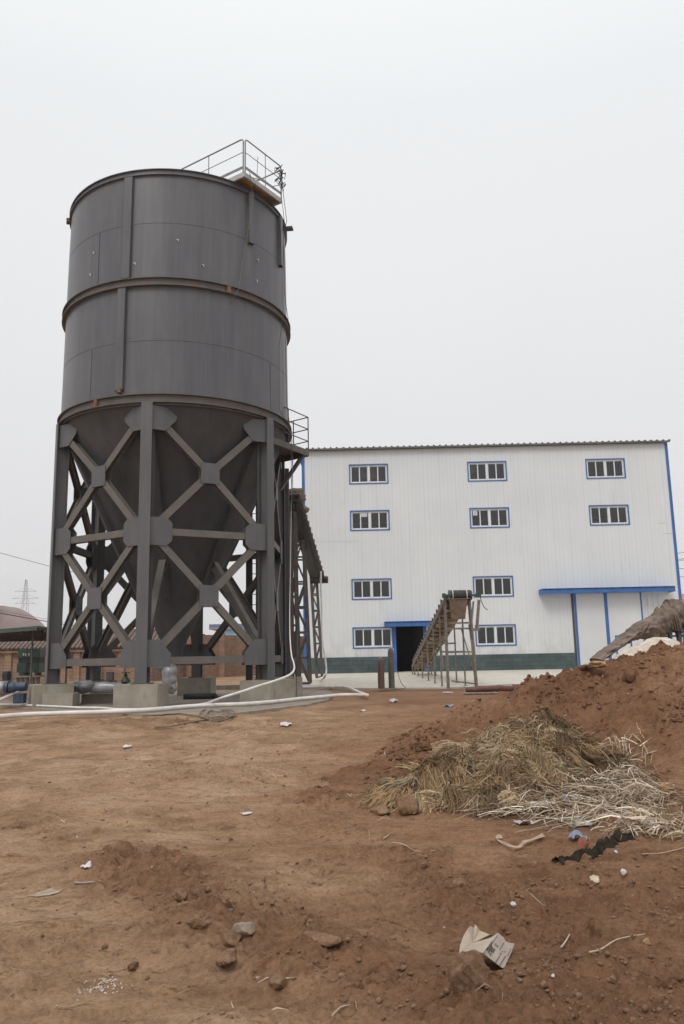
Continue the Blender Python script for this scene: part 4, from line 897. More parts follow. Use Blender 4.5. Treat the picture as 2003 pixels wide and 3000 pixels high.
# ------------------------------------------------------------------ gas cylinders
def gascyl(px,py,h,r,mat,lab,cap):
    p=gz(px,py,.465);t=thing('gas_cylinder',lab,'gas cylinder',p,'gas cylinders standing on the apron edge')
    m=MB();m.lathe(p,[(0,0),(r*.98,0),(r,.03),(r,h*.80),(r*.93,h*.86),(r*.72,h*.905),(r*.35,h*.93),(r*.3,h*.94),(0,h*.94)],24);m.build('body',mat,t,sm='a')
    m=MB();m.lathe(p+upz*h*.938,[(r*.34,0),(r*.34,h*.03),(r*.15,h*.04),(r*.15,h*.06),(0,h*.06)],12);m.cyl(p+upz*h*.965,p+upz*h*.965+Vector((cap,0,0)),.02,8);m.build('valve',M['bare'],t,sm='a')
gascyl(1115.5,2017,1.30,.12,M['cyl1'],'shorter red brown gas cylinder, left of the pair','')if False else gascyl(1115.5,2017,1.19,.125,M['cyl1'],'shorter red brown gas cylinder, left of the pair',.05)
gascyl(1146,2016,1.56,.115,M['cyl2'],'taller grey green gas cylinder with a rusty foot, right of the pair',.09)
# ------------------------------------------------------------------ covered conveyor, sand, pipes at the right
tc_=thing('covered_conveyor','conveyor wrapped in a wrinkled brown tarpaulin rising behind the earth mound','conveyor',at(1960,1960,20))
Yt=18.6
up_=[(1738,1932),(1766,1908),(1795,1887),(1822,1864),(1851,1842),(1878,1819),(1911,1802),(1930,1784),(1949,1776),(1962,1763),(2003,1757),(2060,1748),(2130,1735)]
lo_=[(1752,1938),(1785,1912),(1808,1897),(1832,1882),(1858,1870),(1886,1868),(1912,1874),(1932,1872),(1948,1850),(1960,1842),(2003,1836),(2060,1830),(2130,1822)]
n=48;vs=[];rows=crom([Vector((*a,0)) for a in up_],9);rowl=crom([Vector((*a,0)) for a in lo_],9);m=MB()
for i,(a,b) in enumerate(zip(rows,rowl)):
    y=Yt-1.6+1.6*min(i/72,1);p=at(a.x,a.y,y);q_=at(b.x,b.y,y);c=(p+q_)/2;h=(p.z-q_.z)/2+.02
    for k in range(n):
        an=2*math.pi*k/n;fold=1+.50*float(np.abs(fbm(i*.17+.16*math.sin(k*.26)+7,2*math.cos(k*.131),4,.6)))+.30*float(np.abs(fbm(i*.30+3+1.3*math.sin(k*.131),1.6*math.cos(k*.262),3)))-.14
        s=math.sin(an);cc=math.cos(an)
        vs.append(c+Vector(((p.x-q_.x)/2*cc,-.42*s*fold,h*cc*fold)))
nr=len(rows);m.add(vs,[(i*n+k,i*n+(k+1)%n,(i+1)*n+(k+1)%n,(i+1)*n+k) for i in range(nr-1) for k in range(n)]+[tuple(range(n)),tuple(range((nr-1)*n,nr*n))])
m.build('tarpaulin',M['tarp'],tc_,sm=True)
m=MB()
for k in range(6):
    p=at(1935+k*12,1800,Yt-.43);m.tube(crom([at(1940+k*3,1770+k*2,Yt-.3),at(1950+k*6,1800,Yt-.46-.02*k),at(1951+k*9,1838+3*k,Yt-.35)]),.018+.006*(k%3),6)
m.build('tarp_fold',M['tarp'],tc_,sm=True)
for x,y0,y1,dy in((1928,1870,1960,.2),(1940,1850,1960,-.2),(1960,1815,1960,-.3),(1988,1835,1960,-.3)):
    m=MB();m.beam(at(x,y0,Yt+dy),at(x+4,y1,Yt+dy),.075,.075);m.build('leg',M['dark'],tc_)
m=MB()
for a,b in(((1940,1864),(2040,1862)),((1960,1851),(2060,1849)),((1928,1866),(1940,1900)),((1975,1838),(1988,1890))): m.beam(at(*a,Yt-.25),at(*b,Yt-.25),.04,.04)
m.build('cross_bar',M['dark'],tc_)
# white sand heap
hx,hy=6.1,16.2;gx=np.arange(hx-3.6,hx+4.2,.07);gy=np.arange(hy-3.2,hy+3,.07);X,Y=np.meshgrid(gx,gy)
d=np.hypot(X-hx,(Y-hy));zz=2.02-np.where(X<hx,.66,.55)*np.sqrt(d*d+.05)+.10*fbm(X*1.5,Y*1.5,5,.6)+.03*np.abs(fbm(X*8,Y*8,3))
zz=np.where(X<hx,zz-.035*(hx-X)**2*0,zz)
gridmesh('sand_heap',gx,gy,zz,M['sand'],mask=(zz>.25),**tagd('heap of pale whitish sand showing behind the crest of the earth mound','sand heap'))
def pipeh(lab,a,b,z,r,mat,name='steel_pipe'):
    p=gz(*a,z);q_=gz(*b,z);dv=(q_-p).normalized();m=MB();n=24
    m.cyl(p,q_,r,n,cap=False);m.cyl(p,q_,r*.86,n,cap=False)
    u=dv.orthogonal().normalized();w=dv.cross(u)
    for e in(p,q_):
        ring=[e+(u*math.cos(2*math.pi*k/n)+w*math.sin(2*math.pi*k/n))*rr for rr in(r,r*.86) for k in range(n)];m.add(ring,[(k,(k+1)%n,n+(k+1)%n,n+k) for k in range(n)])
    m.build(name,mat,loc=p,sm='a',**tagd(lab,'pipe'))
pipeh('large rust brown steel pipe by the apron edge, its end free',(1398,2018),(1560,2016),.55,.095,M['pipeR'])
pipeh('shorter rust brown steel pipe sticking out behind the larger one',(1363,2021),(1560,2017),.50,.08,M['pipeR'])
pipeh('thin grey pipe on the soil in front of the rusty pipes',(1355,2032),(1520,2030),.44,.035,M['muddy'],'grey_pipe')
m=MB();m.beam(gz(1500,2007,.6),gz(1590,2004,.6),.04,.04);m.build('iron_bar',M['pipeR'],loc=gz(1500,2007,.5),**tagd('short rusty bar just above the steel pipes','bar'))
for i,x in enumerate((1561,1572)):
    p=gz(x,2003,.62);m=MB();m.tube([p,p+upz*.24,p+Vector((.11,.02,.22)),p+Vector((.16,.02,-.05))],.008,6);m.build('rebar_hoop',M['wire'],loc=p,**tagd(['left','right'][i]+' one of two bent rebar hoops sticking up behind the mound shoulder','rebar'))
# ------------------------------------------------------------------ soil clods and crumbs
def clod(px,py,r,sq,seed,lab,mat='clod',amp=.32,up=.3):
    p=hit(px,py);m=MB();m.rock(p+upz*r*sq[2]*up,r,4,sq,seed,amp);m.build('soil_clod' if mat in('clod','mound') else 'stone',M[mat],loc=p,sm=True,**tagd(lab,'clod' if mat in('clod','mound') else 'stone'))
clod(1382,2886,.080,(1.1,.8,1.1),1,'large pale earth clod in front of the torn cardboard',up=.75)
clod(600,2718,.062,(1.25,.8,.7),2,'broad flat topped clod left of centre in the foreground')
clod(718,2738,.046,(1.2,.9,.8),3,'grey and ochre stone half sunk among the foreground clods','greystone')
clod(675,2768,.048,(1.2,.8,.8),41,'clod wedged just left of the grey stone')
clod(668,2814,.056,(1.4,.8,.6),4,'long clod with a dark underside below the grey stone')
clod(945,2764,.066,(1.5,.8,.6),5,'long isolated clod right of the rough belt of soil')
clod(815,2888,.045,(1,1,.8),6,'round clod at the lower middle of the foreground')
clod(1190,2385,.085,(1.1,.9,1.15),7,'upright boulder like clod left of the straw heap',up=.5)
clod(1112,2378,.09,(1.5,.8,.45),8,'low tan lump left of the boulder like clod','clod',.1)
clod(1236,2195,.10,(1.2,.9,.8),9,'blocky clod on the mound shoulder up and left of the straw','mound')
clod(1338,2592,.04,(1.2,.9,.7),10,'small clod in the middle right soil below the straw pile')
clod(525,2640,.04,(1,1,.9),11,'knobbly clod at the head of the rough soil belt')
clod(390,2840,.028,(1,1,.8),12,'small dark red clod in the lower left soil','mound')
clod(1740,2578,.038,(1.6,1,.35),13,'flat ochre stone right of centre below the black cloth','stick',.15)
clod(1695,2205,.10,(1,.9,.8),14,'round clod on the mound just right of the straw heap','mound')
clod(1845,1990,.11,(1.1,.8,1),15,'brown lump on the mound face below its crest','mound')
clod(1448,2150,.09,(1.2,.9,.8),16,'reddish lump just above the left end of the straw heap crest','mound')
clod(1893,2765,.02,(1,1,.8),17,'small ochre stone at the end of the long pale stick','tanstone',.2)
clod(1240,2545,.028,(1.2,1,.6),18,'small dark clod above the middle right clod')
# ochre slab on the crest
p=at(1752,1946,12.5);m=MB();m.rock(p,.17,4,(1.5,.7,.32),31,.35);m.build('ochre_lump',M['tanstone'],loc=p,sm=True,**tagd('flat ochre yellow lump on the left of the mound crest','stone'))
for i,(x,y,r) in enumerate(((1705,1962,.07),(1836,1912,.10),(1893,1892,.08))):
    p=hit(x,y);m=MB();m.rock(p+upz*r*.3,r,3,(1.2,.9,.8),60+i,.3);m.build('soil_clod',M['mound'],loc=p,sm=True,**tagd(['lump at the far left of the mound crest line','rounded lump in front of the pale sand on the crest','reddish lump at the very top of the mound'][i],'clod'))
def crumbs(name,lab,n,area,fn,mask,r0,r1,mat,seed):
    rd=np.random.default_rng(seed);V0=np.array(ICO[1][0]);F0_=np.array(ICO[1][1]);nv=len(V0)
    x=rd.uniform(area[0],area[1],n*6);y=area[2]+(area[3]-area[2])*rd.random(n*6)**1.5;w=mask(x,y);k=rd.random(n*6)<w;x=x[k][:n];y=y[k][:n];n=len(x)
    z=fn(x,y);r=r0*(r1/r0)**(rd.random(n)**3.4)
    ok=top(x,y)-z<.02;x,y,z,r=x[ok],y[ok],z[ok],r[ok];n=len(x)
    S_=rd.uniform(.6,1.3,(n,1,3))*np.array([1,1,.75]);J=1+rd.uniform(-.38,.30,(n,nv,1));P_=V0[None]*S_*J*r[:,None,None]
    a=rd.uniform(0,6.28,n);c_,s_=np.cos(a)[:,None],np.sin(a)[:,None];Px=P_[...,0]*c_-P_[...,1]*s_;Py=P_[...,0]*s_+P_[...,1]*c_
    V=np.stack([Px+x[:,None],Py+y[:,None],P_[...,2]+(z+r*.25)[:,None]],2).reshape(-1,3).astype(np.float32)
    Fs=(F0_[None]+np.arange(n)[:,None,None]*nv).reshape(-1)
    me=bpy.data.meshes.new(name);me.vertices.add(len(V));me.vertices.foreach_set('co',V.ravel());me.loops.add(len(Fs));me.loops.foreach_set('vertex_index',Fs.astype(np.int32));me.polygons.add(len(Fs)//3);me.polygons.foreach_set('loop_start',np.arange(0,len(Fs),3,dtype=np.int32));me.update(calc_edges=True);me.materials.append(mat)
    o=bpy.data.objects.new(name,me);col.objects.link(o);o['kind']='stuff';o['label']=lab;o['category']='soil'
crumbs('soil_crumbs','loose soil crumbs scattered over the brown yard',15000,(-4,5,3.2,12),gh,lambda x,y:np.clip(roughmask(x,y)**2.2*.9*smooth(-.25,.2,fbm(x*3,y*3,3)),.03,1),.002,.022,M['clod'],3)
crumbs('mound_crumbs','loose crumbs of earth on the mound',9000,(-.5,8,7.4,14.),lambda x,y:gh(x,y)+np.maximum(moundh(x,y),0),lambda x,y:(moundh(x,y)>.03)*np.clip(.05+smooth(-.15,.3,fbm(x*2.1,y*2.1,4)),0,1),.004,.045,M['mound'],4)
# ------------------------------------------------------------------ straw
def polyhits(pp): return [hit(*p) for p in pp]
def inpoly(x,y,P):
    x=np.asarray(x,float);y=np.asarray(y,float);c=np.zeros(x.shape,bool);n=len(P)
    for i in range(n):
        x0,y0=P[i][0],P[i][1];x1,y1=P[(i+1)%n][0],P[(i+1)%n][1]
        k=((y0>y)!=(y1>y))&(x<(x1-x0)*(y-y0)/((y1-y0) if y1!=y0 else 1e-9)+x0);c=c^k
    return c
def edged(x,y,P):
    d=np.full(np.shape(x),9.);n=len(P)
    for i in range(n):
        x0,y0=P[i][0],P[i][1];dx,dy=P[(i+1)%n][0]-x0,P[(i+1)%n][1]-y0;t=np.clip(((x-x0)*dx+(y-y0)*dy)/(dx*dx+dy*dy+1e-9),0,1)
        d=np.minimum(d,np.hypot(x-x0-t*dx,y-y0-t*dy))
    return d
SP=polyhits([(1075,2338),(1180,2300),(1260,2268),(1340,2225),(1390,2180),(1450,2142),(1560,2122),(1650,2135),(1690,2170),(1720,2215),(1800,2225),(1815,2250),(1740,2285),(1690,2310),(1620,2345),(1540,2372),(1440,2378),(1340,2374),(1260,2366),(1180,2352)])
def strawh(x,y):
    ins=inpoly(x,y,SP);d=edged(x,y,SP)*np.where(ins,1,-1)
    return np.where(ins,.22*smooth(-.02,.6,d)*(1+.9*fbm(x*1.9,y*1.9,3))+.16*np.abs(fbm(x*3.3,y*3.3,3)),-.05)
gx=np.arange(min(p.x for p in SP)-.1,max(p.x for p in SP)+.1,.04);gy=np.arange(min(p.y for p in SP)-.1,max(p.y for p in SP)+.1,.04);X,Y=np.meshgrid(gx,gy);sh_=strawh(X,Y)
sheap=thing('straw_heap','matted heap of brown straw lying on the front slope of the earth mound','straw',(2.6,9.5,.4))
o=gridmesh('straw_mat',gx,gy,top(X,Y)+sh_-.01,simple('shaded_straw',(.045,.030,.017),(.11,.075,.042),9,.95,.8,40),mask=sh_>.01)  # dark mat colour paints the shadowed gaps between straw bundles
o.parent=sheap;o.matrix_parent_inverse=Matrix.Translation(-sheap.location)
def blades(cl,fn,lmin,lmax,w,cols,seed,nseg=5,perc=26,spread_=.06,fan=.25,lift=.02,droop=.0,curl=.5,wild=.12):
    rd=np.random.default_rng(seed);V=[];Fc=[];Cc=[]
    for (x,y,dx,dy,dark) in cl:
        L0=rd.uniform(lmin,lmax);bend=rd.normal(0,curl)
        base=cols[rd.integers(len(cols))]
        for b in range(perc):
            a=math.atan2(dy,dx)+rd.normal(0,fan if rd.random()>wild else 1.2);L=L0*rd.uniform(.55,1.15);bx=x+rd.normal(0,spread_);by=y+rd.normal(0,spread_)
            px,py=bx,by;lf=lift*rd.uniform(.1,1.6);arch=rd.uniform(0,.05);pts=[];tw=rd.normal(0,.25)
            for s in range(nseg):
                t=s/(nseg-1);pts.append((px,py,t,arch));an=a+(bend+tw)*t;px+=math.cos(an)*L/(nseg-1);py+=math.sin(an)*L/(nseg-1)
            ww=w*rd.uniform(.6,1.4);c=np.array(base)*rd.uniform(.6,1.35)*dark;n0=len(V)
            for s,(qx,qy,t,ar) in enumerate(pts):
                an=a+(bend+tw)*t;nx,ny=-math.sin(an)*ww/2,math.cos(an)*ww/2;zz=lf+ar*math.sin(math.pi*t)+(-droop*t)
                k=1-.6*max(t-.6,0)/.4
                V.append((qx+nx*k,qy+ny*k,zz));V.append((qx-nx*k,qy-ny*k,zz+ww*.4))
            for s in range(nseg-1): Fc.append((n0+2*s,n0+2*s+1,n0+2*s+3,n0+2*s+2));Cc.append(tuple(np.clip(c,0,1)))
    V=np.array(V);V[:,2]+=fn(V[:,0],V[:,1]);m=MB();m.v=[tuple(v) for v in V];m.f=Fc;m.c=Cc;return m
surf=lambda x,y:top(x,y)+np.maximum(strawh(x,y),0)
def clumps(P,n,fn,seed,ang,jit=.5,bias=None):
    rd=np.random.default_rng(seed);x0,x1=min(p[0] for p in P),max(p[0] for p in P);y0,y1=min(p[1] for p in P),max(p[1] for p in P);out=[]
    while len(out)<n:
        x,y=rd.uniform(x0,x1),rd.uniform(y0,y1)
        if not inpoly(np.array([x]),np.array([y]),P)[0]: continue
        e=.05;gx_=float(fn(x+e,y)-fn(x-e,y))/(2*e);gy_=float(fn(x,y+e)-fn(x,y-e))/(2*e)
        fl=float(fbm(np.array(x*.9+50),np.array(y*.9),2))*5
        a=math.atan2(-gy_*1.0+math.sin(ang+fl)*.45,-gx_*1.0+math.cos(ang+fl)*.45)+rd.normal(0,jit)
        out.append((x,y,math.cos(a),math.sin(a),rd.uniform(.55,1.15)))
    return out
straws=[(.31,.20,.100),(.24,.152,.074),(.37,.255,.138),(.18,.113,.058),(.44,.325,.195)]
def swaths(P,n,fn,seed):
    """combed mats of straw: broad bundles of near parallel stalks draped over the heap, each overlapping the next"""
    rd=np.random.default_rng(seed);V=[];Fc=[];Cc=[];x0,x1=min(p[0] for p in P),max(p[0] for p in P);y0,y1=min(p[1] for p in P),max(p[1] for p in P);k_=0
    while k_<n:
        x,y=rd.uniform(x0,x1),rd.uniform(y0,y1)
        if not inpoly(x,y,P): continue
        k_+=1
        if float(fbm(x*1.7+9,y*1.7,3))<-.16: continue
        u=(x-x0)/(x1-x0);a=math.radians(-158+128*u)+2.2*float(fbm(x*1.1+50,y*1.1,2))+rd.normal(0,.55)
        W=rd.uniform(.10,.34);L=rd.uniform(.2,.52);bend=rd.normal(0,.9);base=np.array(straws[rd.integers(len(straws))])*rd.uniform(.55,1.1);hi=rd.uniform(.02,.10);nb=int(240*W/.3);seg=6
        wv=rd.uniform(0,6)
        for b in range(nb):
            o=rd.uniform(-W/2,W/2);st=rd.normal(0,.07);l=L*rd.uniform(.6,1.15);an0=a+.35*o/W*rd.uniform(.4,1)+rd.normal(0,.16)+(rd.normal(0,.9) if rd.random()<.14 else 0)
            px=x-math.sin(a)*o+math.cos(a)*st;py=y+math.cos(a)*o+math.sin(a)*st;ww=.0052*rd.uniform(.6,1.5);c=np.clip(base*rd.uniform(.55,1.45),0,1);n0=len(V);lf=rd.uniform(-.01,.02)
            for q in range(seg):
                t=q/(seg-1);an=an0+bend*t+.25*math.sin(wv+t*4);zz=lf+hi*math.sin(math.pi*min(t*1.15,1))+.02*(1-abs(o)/W*2);nx,ny=-math.sin(an)*ww/2,math.cos(an)*ww/2
                V.append((px+nx,py+ny,zz));V.append((px-nx,py-ny,zz+ww*.5));px+=math.cos(an)*l/(seg-1);py+=math.sin(an)*l/(seg-1)
            for q in range(seg-1): Fc.append((n0+2*q,n0+2*q+1,n0+2*q+3,n0+2*q+2));Cc.append(tuple(c))
    V=np.array(V);V[:,2]+=fn(V[:,0],V[:,1]);m=MB();m.v=[tuple(v) for v in V];m.f=Fc;m.c=Cc;return m
swaths(SP,170,surf,12).build('straw_swaths',M['straw'],sheap)
cl=clumps(SP,330,surf,11,R(-120),1.0)
blades(cl,surf,.12,.34,.006,straws,13,4,12,.05,.5,.04,wild=.3).build('loose_straw',M['straw'],sheap)
# pale reed litter in front
RP=polyhits([(1440,2385),(1560,2345),(1660,2312),(1760,2290),(1800,2240),(1870,2235),(1930,2300),(1960,2370),(1950,2420),(1840,2425),(1700,2432),(1600,2418),(1500,2400)])
rl=thing('reed_litter','flat scattered pile of pale dry reed stalks in front of the brown straw','reeds',(3.4,8.1,.2))
surf2=lambda x,y:surf(x,y)+.06*np.clip(edged(x,y,RP)*4,0,1)*inpoly(x,y,RP)
reeds=[(.44,.34,.23),(.54,.44,.32),(.34,.25,.16),(.62,.53,.41),(.26,.18,.11),(.20,.13,.08)]
cl=clumps(RP,250,surf2,21,R(-170),1.4)
m=blades(cl,surf2,.16,.58,.0072,reeds,22,4,6,.10,.9,.05,curl=.35,wild=.5);m.build('reed_stalks',M['straw'],rl)
UPF=hit(1850,2250);cl=[(UPF.x+random.uniform(-.25,.25),UPF.y+random.uniform(-.1,.5),math.cos(a),math.sin(a),1) for a in [random.uniform(.4,1.6) for _ in range(15)]]
m=blades(cl,surf2,.2,.40,.007,reeds,23,4,4,.06,.4,.09,curl=.3);m.build('reed_fan',M['straw'],rl)
RB=hit(1990,2440);cl=[(RB.x+random.uniform(-.35,.3),RB.y+random.uniform(-.22,.35),math.cos(a),math.sin(a),1) for a in [random.uniform(0,6.28) for _ in range(40)]]
m=blades(cl,surf2,.15,.4,.008,reeds,24,4,5,.05,.9,.03,curl=.4);m.build('reed_tuft',M['straw'],loc=RB,**tagd('small tangle of pale reeds at the right edge below the reed pile','reeds'))
# stray straws over the yard: uncountable bits
rd=random.Random(8);cl=[]
for _ in range(150):
    x,y=rd.uniform(-3.5,4.5),3.4+rd.random()**1.4*11;a=rd.uniform(0,6.28);cl.append((x,y,math.cos(a),math.sin(a),rd.uniform(.6,1)))
for px,py,n in((265,2255,9),(680,2317,7),(1210,2360,12),(1100,2345,10),(1780,2450,8)):
    h_=hit(px,py)
    for _ in range(n): a=rd.uniform(0,6.28);cl.append((h_.x+rd.uniform(-.2,.2),h_.y+rd.uniform(-.2,.2),math.cos(a),math.sin(a),.9))
m=blades(cl,top,.04,.16,.0045,reeds,31,3,2,.03,1,.012,curl=.3);m.build('stray_straw',M['straw'],kind='stuff',label='short stray straws strewn over the yard',category='straw')
# ------------------------------------------------------------------ rubbish
def sheet(name,lab,cat,ctr,w,d,mat,seed,amp=.03,rot=0,n=14,fn=None,edge=.35,up=.012):
    """crumpled thin sheet with ragged outline lying on the ground"""
    rd=random.Random(seed);vs=[];fs=[];cs,sn=math.cos(rot),math.sin(rot);o=rd.uniform(0,80);fn=fn or top
    for j in range(n+1):
        for i in range(n+1):
            u=i/n*2-1;v=j/n*2-1;k=1-edge*.5+edge*float(vnoise(np.array(o+u*2.2),np.array(v*2.2+o)))*1.6
            sq=max(abs(u),abs(v));ln=math.hypot(u,v)or 1;rr=sq/ln*(1.18);x=u*rr*k*w/2;y=v*rr*k*d/2
            X_=ctr.x+x*cs-y*sn;Y_=ctr.y+x*sn+y*cs;z=float(fn(np.array(X_),np.array(Y_)))+up+amp*(.5+float(fbm(np.array(X_*14+o),np.array(Y_*14),3)))
            vs.append((X_,Y_,z))
    for j in range(n):
        for i in range(n): a=j*(n+1)+i;fs.append((a,a+1,a+n+2,a+n+1))
    b=[j*(n+1) for j in range(n+1)]
    m=MB();m.add(vs,fs);off=len(m.v);m.add([(x,y,z-.004) for x,y,z in vs],[tuple(reversed(f)) for f in fs])
    m.build(name,mat,loc=ctr,sm=True,**tagd(lab,cat))
def sh2(px,py,*a,**k): sheet(*a[:3],hit(px,py),*a[3:],**k)
sh2(839,2124,'plastic_scrap','white scrap of plastic on the soil right of the rope','litter',.22,.3,M['litter'],1)
sh2(375,2189,'plastic_scrap','small white scrap in the soil below the rope coil, left of centre','litter',.16,.2,M['litter'],2)
sh2(1309,2030,'plastic_ring','flat white plastic dish by the apron edge under the conveyor','litter',.32,.5,M['litter'],3,amp=.02)
sh2(1150,2057,'plastic_scrap','bluish white crumpled plastic right of the pipe bend','litter',.2,.5,M['greyplastic'],4,amp=.08)
sh2(1312,2070,'plastic_scrap','pale blue scrap on the soil right of centre in the yard','litter',.25,.35,M['bluep'],5)
sh2(1060,2084,'plastic_scrap','small white scrap below the pipe bend','litter',.14,.2,M['litter'],6)
sh2(722,2389,'plastic_scrap','tiny white scrap in the middle of the soil','litter',.10,.06,M['litter'],7,amp=.01)
sh2(1440,2030,'yellow_scrap','yellow scrap by the thin grey pipe','litter',.25,.4,M['yellow'],8,amp=.03)
sh2(255,2544,'plastic_scrap','pale scrap left of centre above the grey stick','litter',.085,.06,M['litter'],9,amp=.01)
sh2(1530,2418,'grey_sheet','crumpled grey plastic sheet at the near edge of the reed pile','litter',.20,.10,M['greyplastic'],10,amp=.05)
sh2(1705,2420,'grey_sheet','second crumpled grey sheet right of the first in the reeds','litter',.26,.12,M['greyplastic'],11,amp=.06)
sh2(1590,2385,'cloudy_plastic','cloudy crumpled plastic lying on the left of the reed pile','litter',.22,.2,M['litter'],12,amp=.06,fn=surf2)
sh2(1668,2378,'blue_bag','crumpled blue bag in the middle of the pale reeds','bag',.15,.12,M['bluep'],13,amp=.09,fn=surf2)
sh2(1905,2420,'grey_sheet','grey plastic sheet at the right end of the reed pile','litter',.16,.10,M['greyplastic'],14,amp=.05)
sh2(1930,2430,'white_rag','small white rag below the right end of the reed pile','rag',.12,.1,M['litter'],15,amp=.04)
sh2(1692,2462,'blue_bag','grey blue crumpled bag beside the round red brick','bag',.15,.12,M['bluep'],16,amp=.07)
# black cloth: one crumpled ragged strip
W=crom([hit(1632,2528),hit(1690,2515),hit(1740,2502),hit(1775,2480),hit(1800,2462),hit(1852,2450)],9);vs=[];fs=[];nc=9
for i,p in enumerate(W):
    t=(W[min(i+1,len(W)-1)]-W[max(i-1,0)]).normalized();sdv=Vector((-t.y,t.x,0));wd=.052*(1+1.6*float(fbm(np.array(i*.14),np.array(3.),3)))
    for k in range(nc):
        v=(k/(nc-1)*2-1);q=p+sdv*v*wd+t*.03*float(fbm(np.array(i*.5),np.array(k*1.1),2));z=.012+.11*abs(float(fbm(np.array(i*.22+4),np.array(k*.40+i*.08),4,.5)))
        vs.append((q.x,q.y,float(top(q.x,q.y))+z*(1-.8*abs(v)**3)))
for i in range(len(W)-1):
    for k in range(nc-1): a=i*nc+k;fs.append((a,a+1,a+nc+1,a+nc))
m=MB();m.add(vs,fs);m.add([(x,y,z-.004) for x,y,z in vs],[tuple(reversed(f)) for f in fs]);m.build('black_cloth',M['cloth'],loc=W[2],sm=True,**tagd('crumpled black cloth strip lying below the reed pile','cloth'))
p=hit(1706,2488);m=MB();m.rock(p+upz*.03,.045,3,(.9,.8,1.2),33,.12);m.build('brick_piece',M['red'],loc=p,sm=True,**tagd('rounded piece of red brick beside the black cloth','brick'))
p=hit(1948,2330);m=MB();m.obox(p+upz*.06,(.05,0,.01),(0,.04,0),(-.01,0,.05));m.build('brick_piece',M['tanstone'],loc=p,**tagd('small orange brick piece at the right end of the reeds','brick'))
def stick(lab,pts,r,mat,name='stick',lift=.012,fn=None):
    W=crom([hit(x,y,lift+(k[0] if k else 0),fn) for x,y,*k in pts],4);n_=len(W);m=MB();m.tube(W,[r*.62*(1-.5*i/n_) for i in range(n_)],6,.12);m.build(name,mat,loc=W[0],sm=True,**tagd(lab,'stick'))
stick('long pale stick at the lower right of the yard',[(1726,2810),(1760,2795),(1800,2772),(1838,2754),(1890,2750,.01)],.008,M['stick'])
stick('short grey stick lying at the far left',[(218,2592),(255,2591),(298,2588)],.012,M['greystick'])
stick('pale split reed lying left of the plastic strip',[(1146,2475),(1180,2485),(1220,2500),(1272,2505)],.007,M['stick'])
stick('brown stick lying across the pale reeds',[(1838,2292,.1),(1870,2315,.06),(1910,2338,.04),(1950,2345,.02)],.014,M['rope'],fn=None)
stick('long straw stem at the right edge above the lower soil',[(1882,2511),(1940,2505),(2003,2492)],.007,M['stick'])
stick('short pale splinter right of the cardboard',[(1643,2782),(1655,2768),(1668,2752)],.010,M['stick'])
stick('small pale splinter at the bottom left edge of the right half',[(975,2985),(1000,2968),(1025,2955)],.006,M['stick'])
m=MB();W=crom([hit(1470,2462,.02),hit(1452,2472,.02),hit(1480,2485,.02),hit(1520,2493,.02),hit(1540,2480,.03),hit(1590,2460,.02)],4)
vs=[];fs=[]
for i,p in enumerate(W): vs+=[p+Vector((0,-.022,0)),p+Vector((0,.022,.012+.01*math.sin(i))),]
for i in range(len(W)-1): fs.append((2*i,2*i+2,2*i+3,2*i+1))
m.add(vs,fs);m.build('plastic_strip',M['pinkplastic'],loc=W[0],sm=True,**tagd('bent muddy plastic strip lying below the reed pile','litter'))
def pebble(px,py,r,lab,mat='pebblew',sq=(1,1,.8)):
    p=hit(px,py);m=MB();m.rock(p+upz*r*.4,r,3,sq,int(px),.2);m.build('pebble',M[mat],loc=p,sm=True,**tagd(lab,'pebble','white pebbles'))
pebble(1803,2500,.016,'small white pebble below the black cloth')
pebble(1826,2570,.026,'larger white pebble near the flat ochre stone')
pebble(1503,2656,.018,'pinkish white pebble above the torn cardboard')
pebble(1618,2865,.009,'tiny white pebble right of the cardboard')
# lime patches
sh2(130,2622,'lime_patch','flat pale patch of lime on the soil at the lower left','lime',.20,.17,M['limep'],41,amp=.006,edge=.6,up=.003)
rdd=np.random.default_rng(9);m=MB();c=hit(305,2890)
for k in range(150):
    x=c.x+rdd.normal(0,.055);y=c.y+rdd.normal(0,.05)+.6*(x-c.x);r=rdd.uniform(.002,.006);m.rock((x,y,float(gh(x,y))+r*.5),r,1,(1,1,.8),k,.2)
m.build('lime_crumbs',M['sand'],kind='stuff',label='sprinkle of whitish crumbs at the lower left',category='lime')
sh2(510,2525,'red_dust','red brick dust smear on the soil left of centre','dust',.06,.26,M['redust'],42,amp=.004,edge=.7,up=.003,rot=R(-30))
# torn cardboard
cz=lambda x,y,z:gz(1320+x/7.127,2680+y/7.127,z)
g_=max(float(gh(CX+a,CY+b)) for a in(-.12,0,.12) for b in(-.1,0,.1))
ct=thing('torn_cardboard','torn folded piece of cardboard box with a printed label flap in the foreground','cardboard',cz(660,1000,g_))
Aa,Bb,Cc_=cz(975,375,g_+.11),cz(660,800,g_+.13),cz(1070,1110,g_+.015)
_pn=(Aa-Bb).cross(Cc_-Bb).normalized()
if _pn.z<0:_pn=-_pn
def pl(x,y,up=0):
    a=Vector(ray(1320+x/7.127,2680+y/7.127));o_=Vector((0,0,H_));return o_+a*((Bb+_pn*up-o_).dot(_pn)/a.dot(_pn))
m=MB();m.prism([Aa,Bb,Cc_,pl(1110,1100),pl(1240,820),pl(1325,600),pl(1250,590),pl(1140,560),pl(1090,470)],-_pn*.004);fl=m.build('label_flap',M['label'],ct)
vs=[]
outl=[(975,375,.10),(800,410,.12),(600,330,.13),(545,250,.15),(495,195,.16),(470,270,.14),(400,230,.12),(340,300,.09),(255,440,.06),(190,620,.04),(150,880,.03),(200,975,.02),(260,860,.05),(340,770,.08),(520,740,.12),(660,800,.15)]
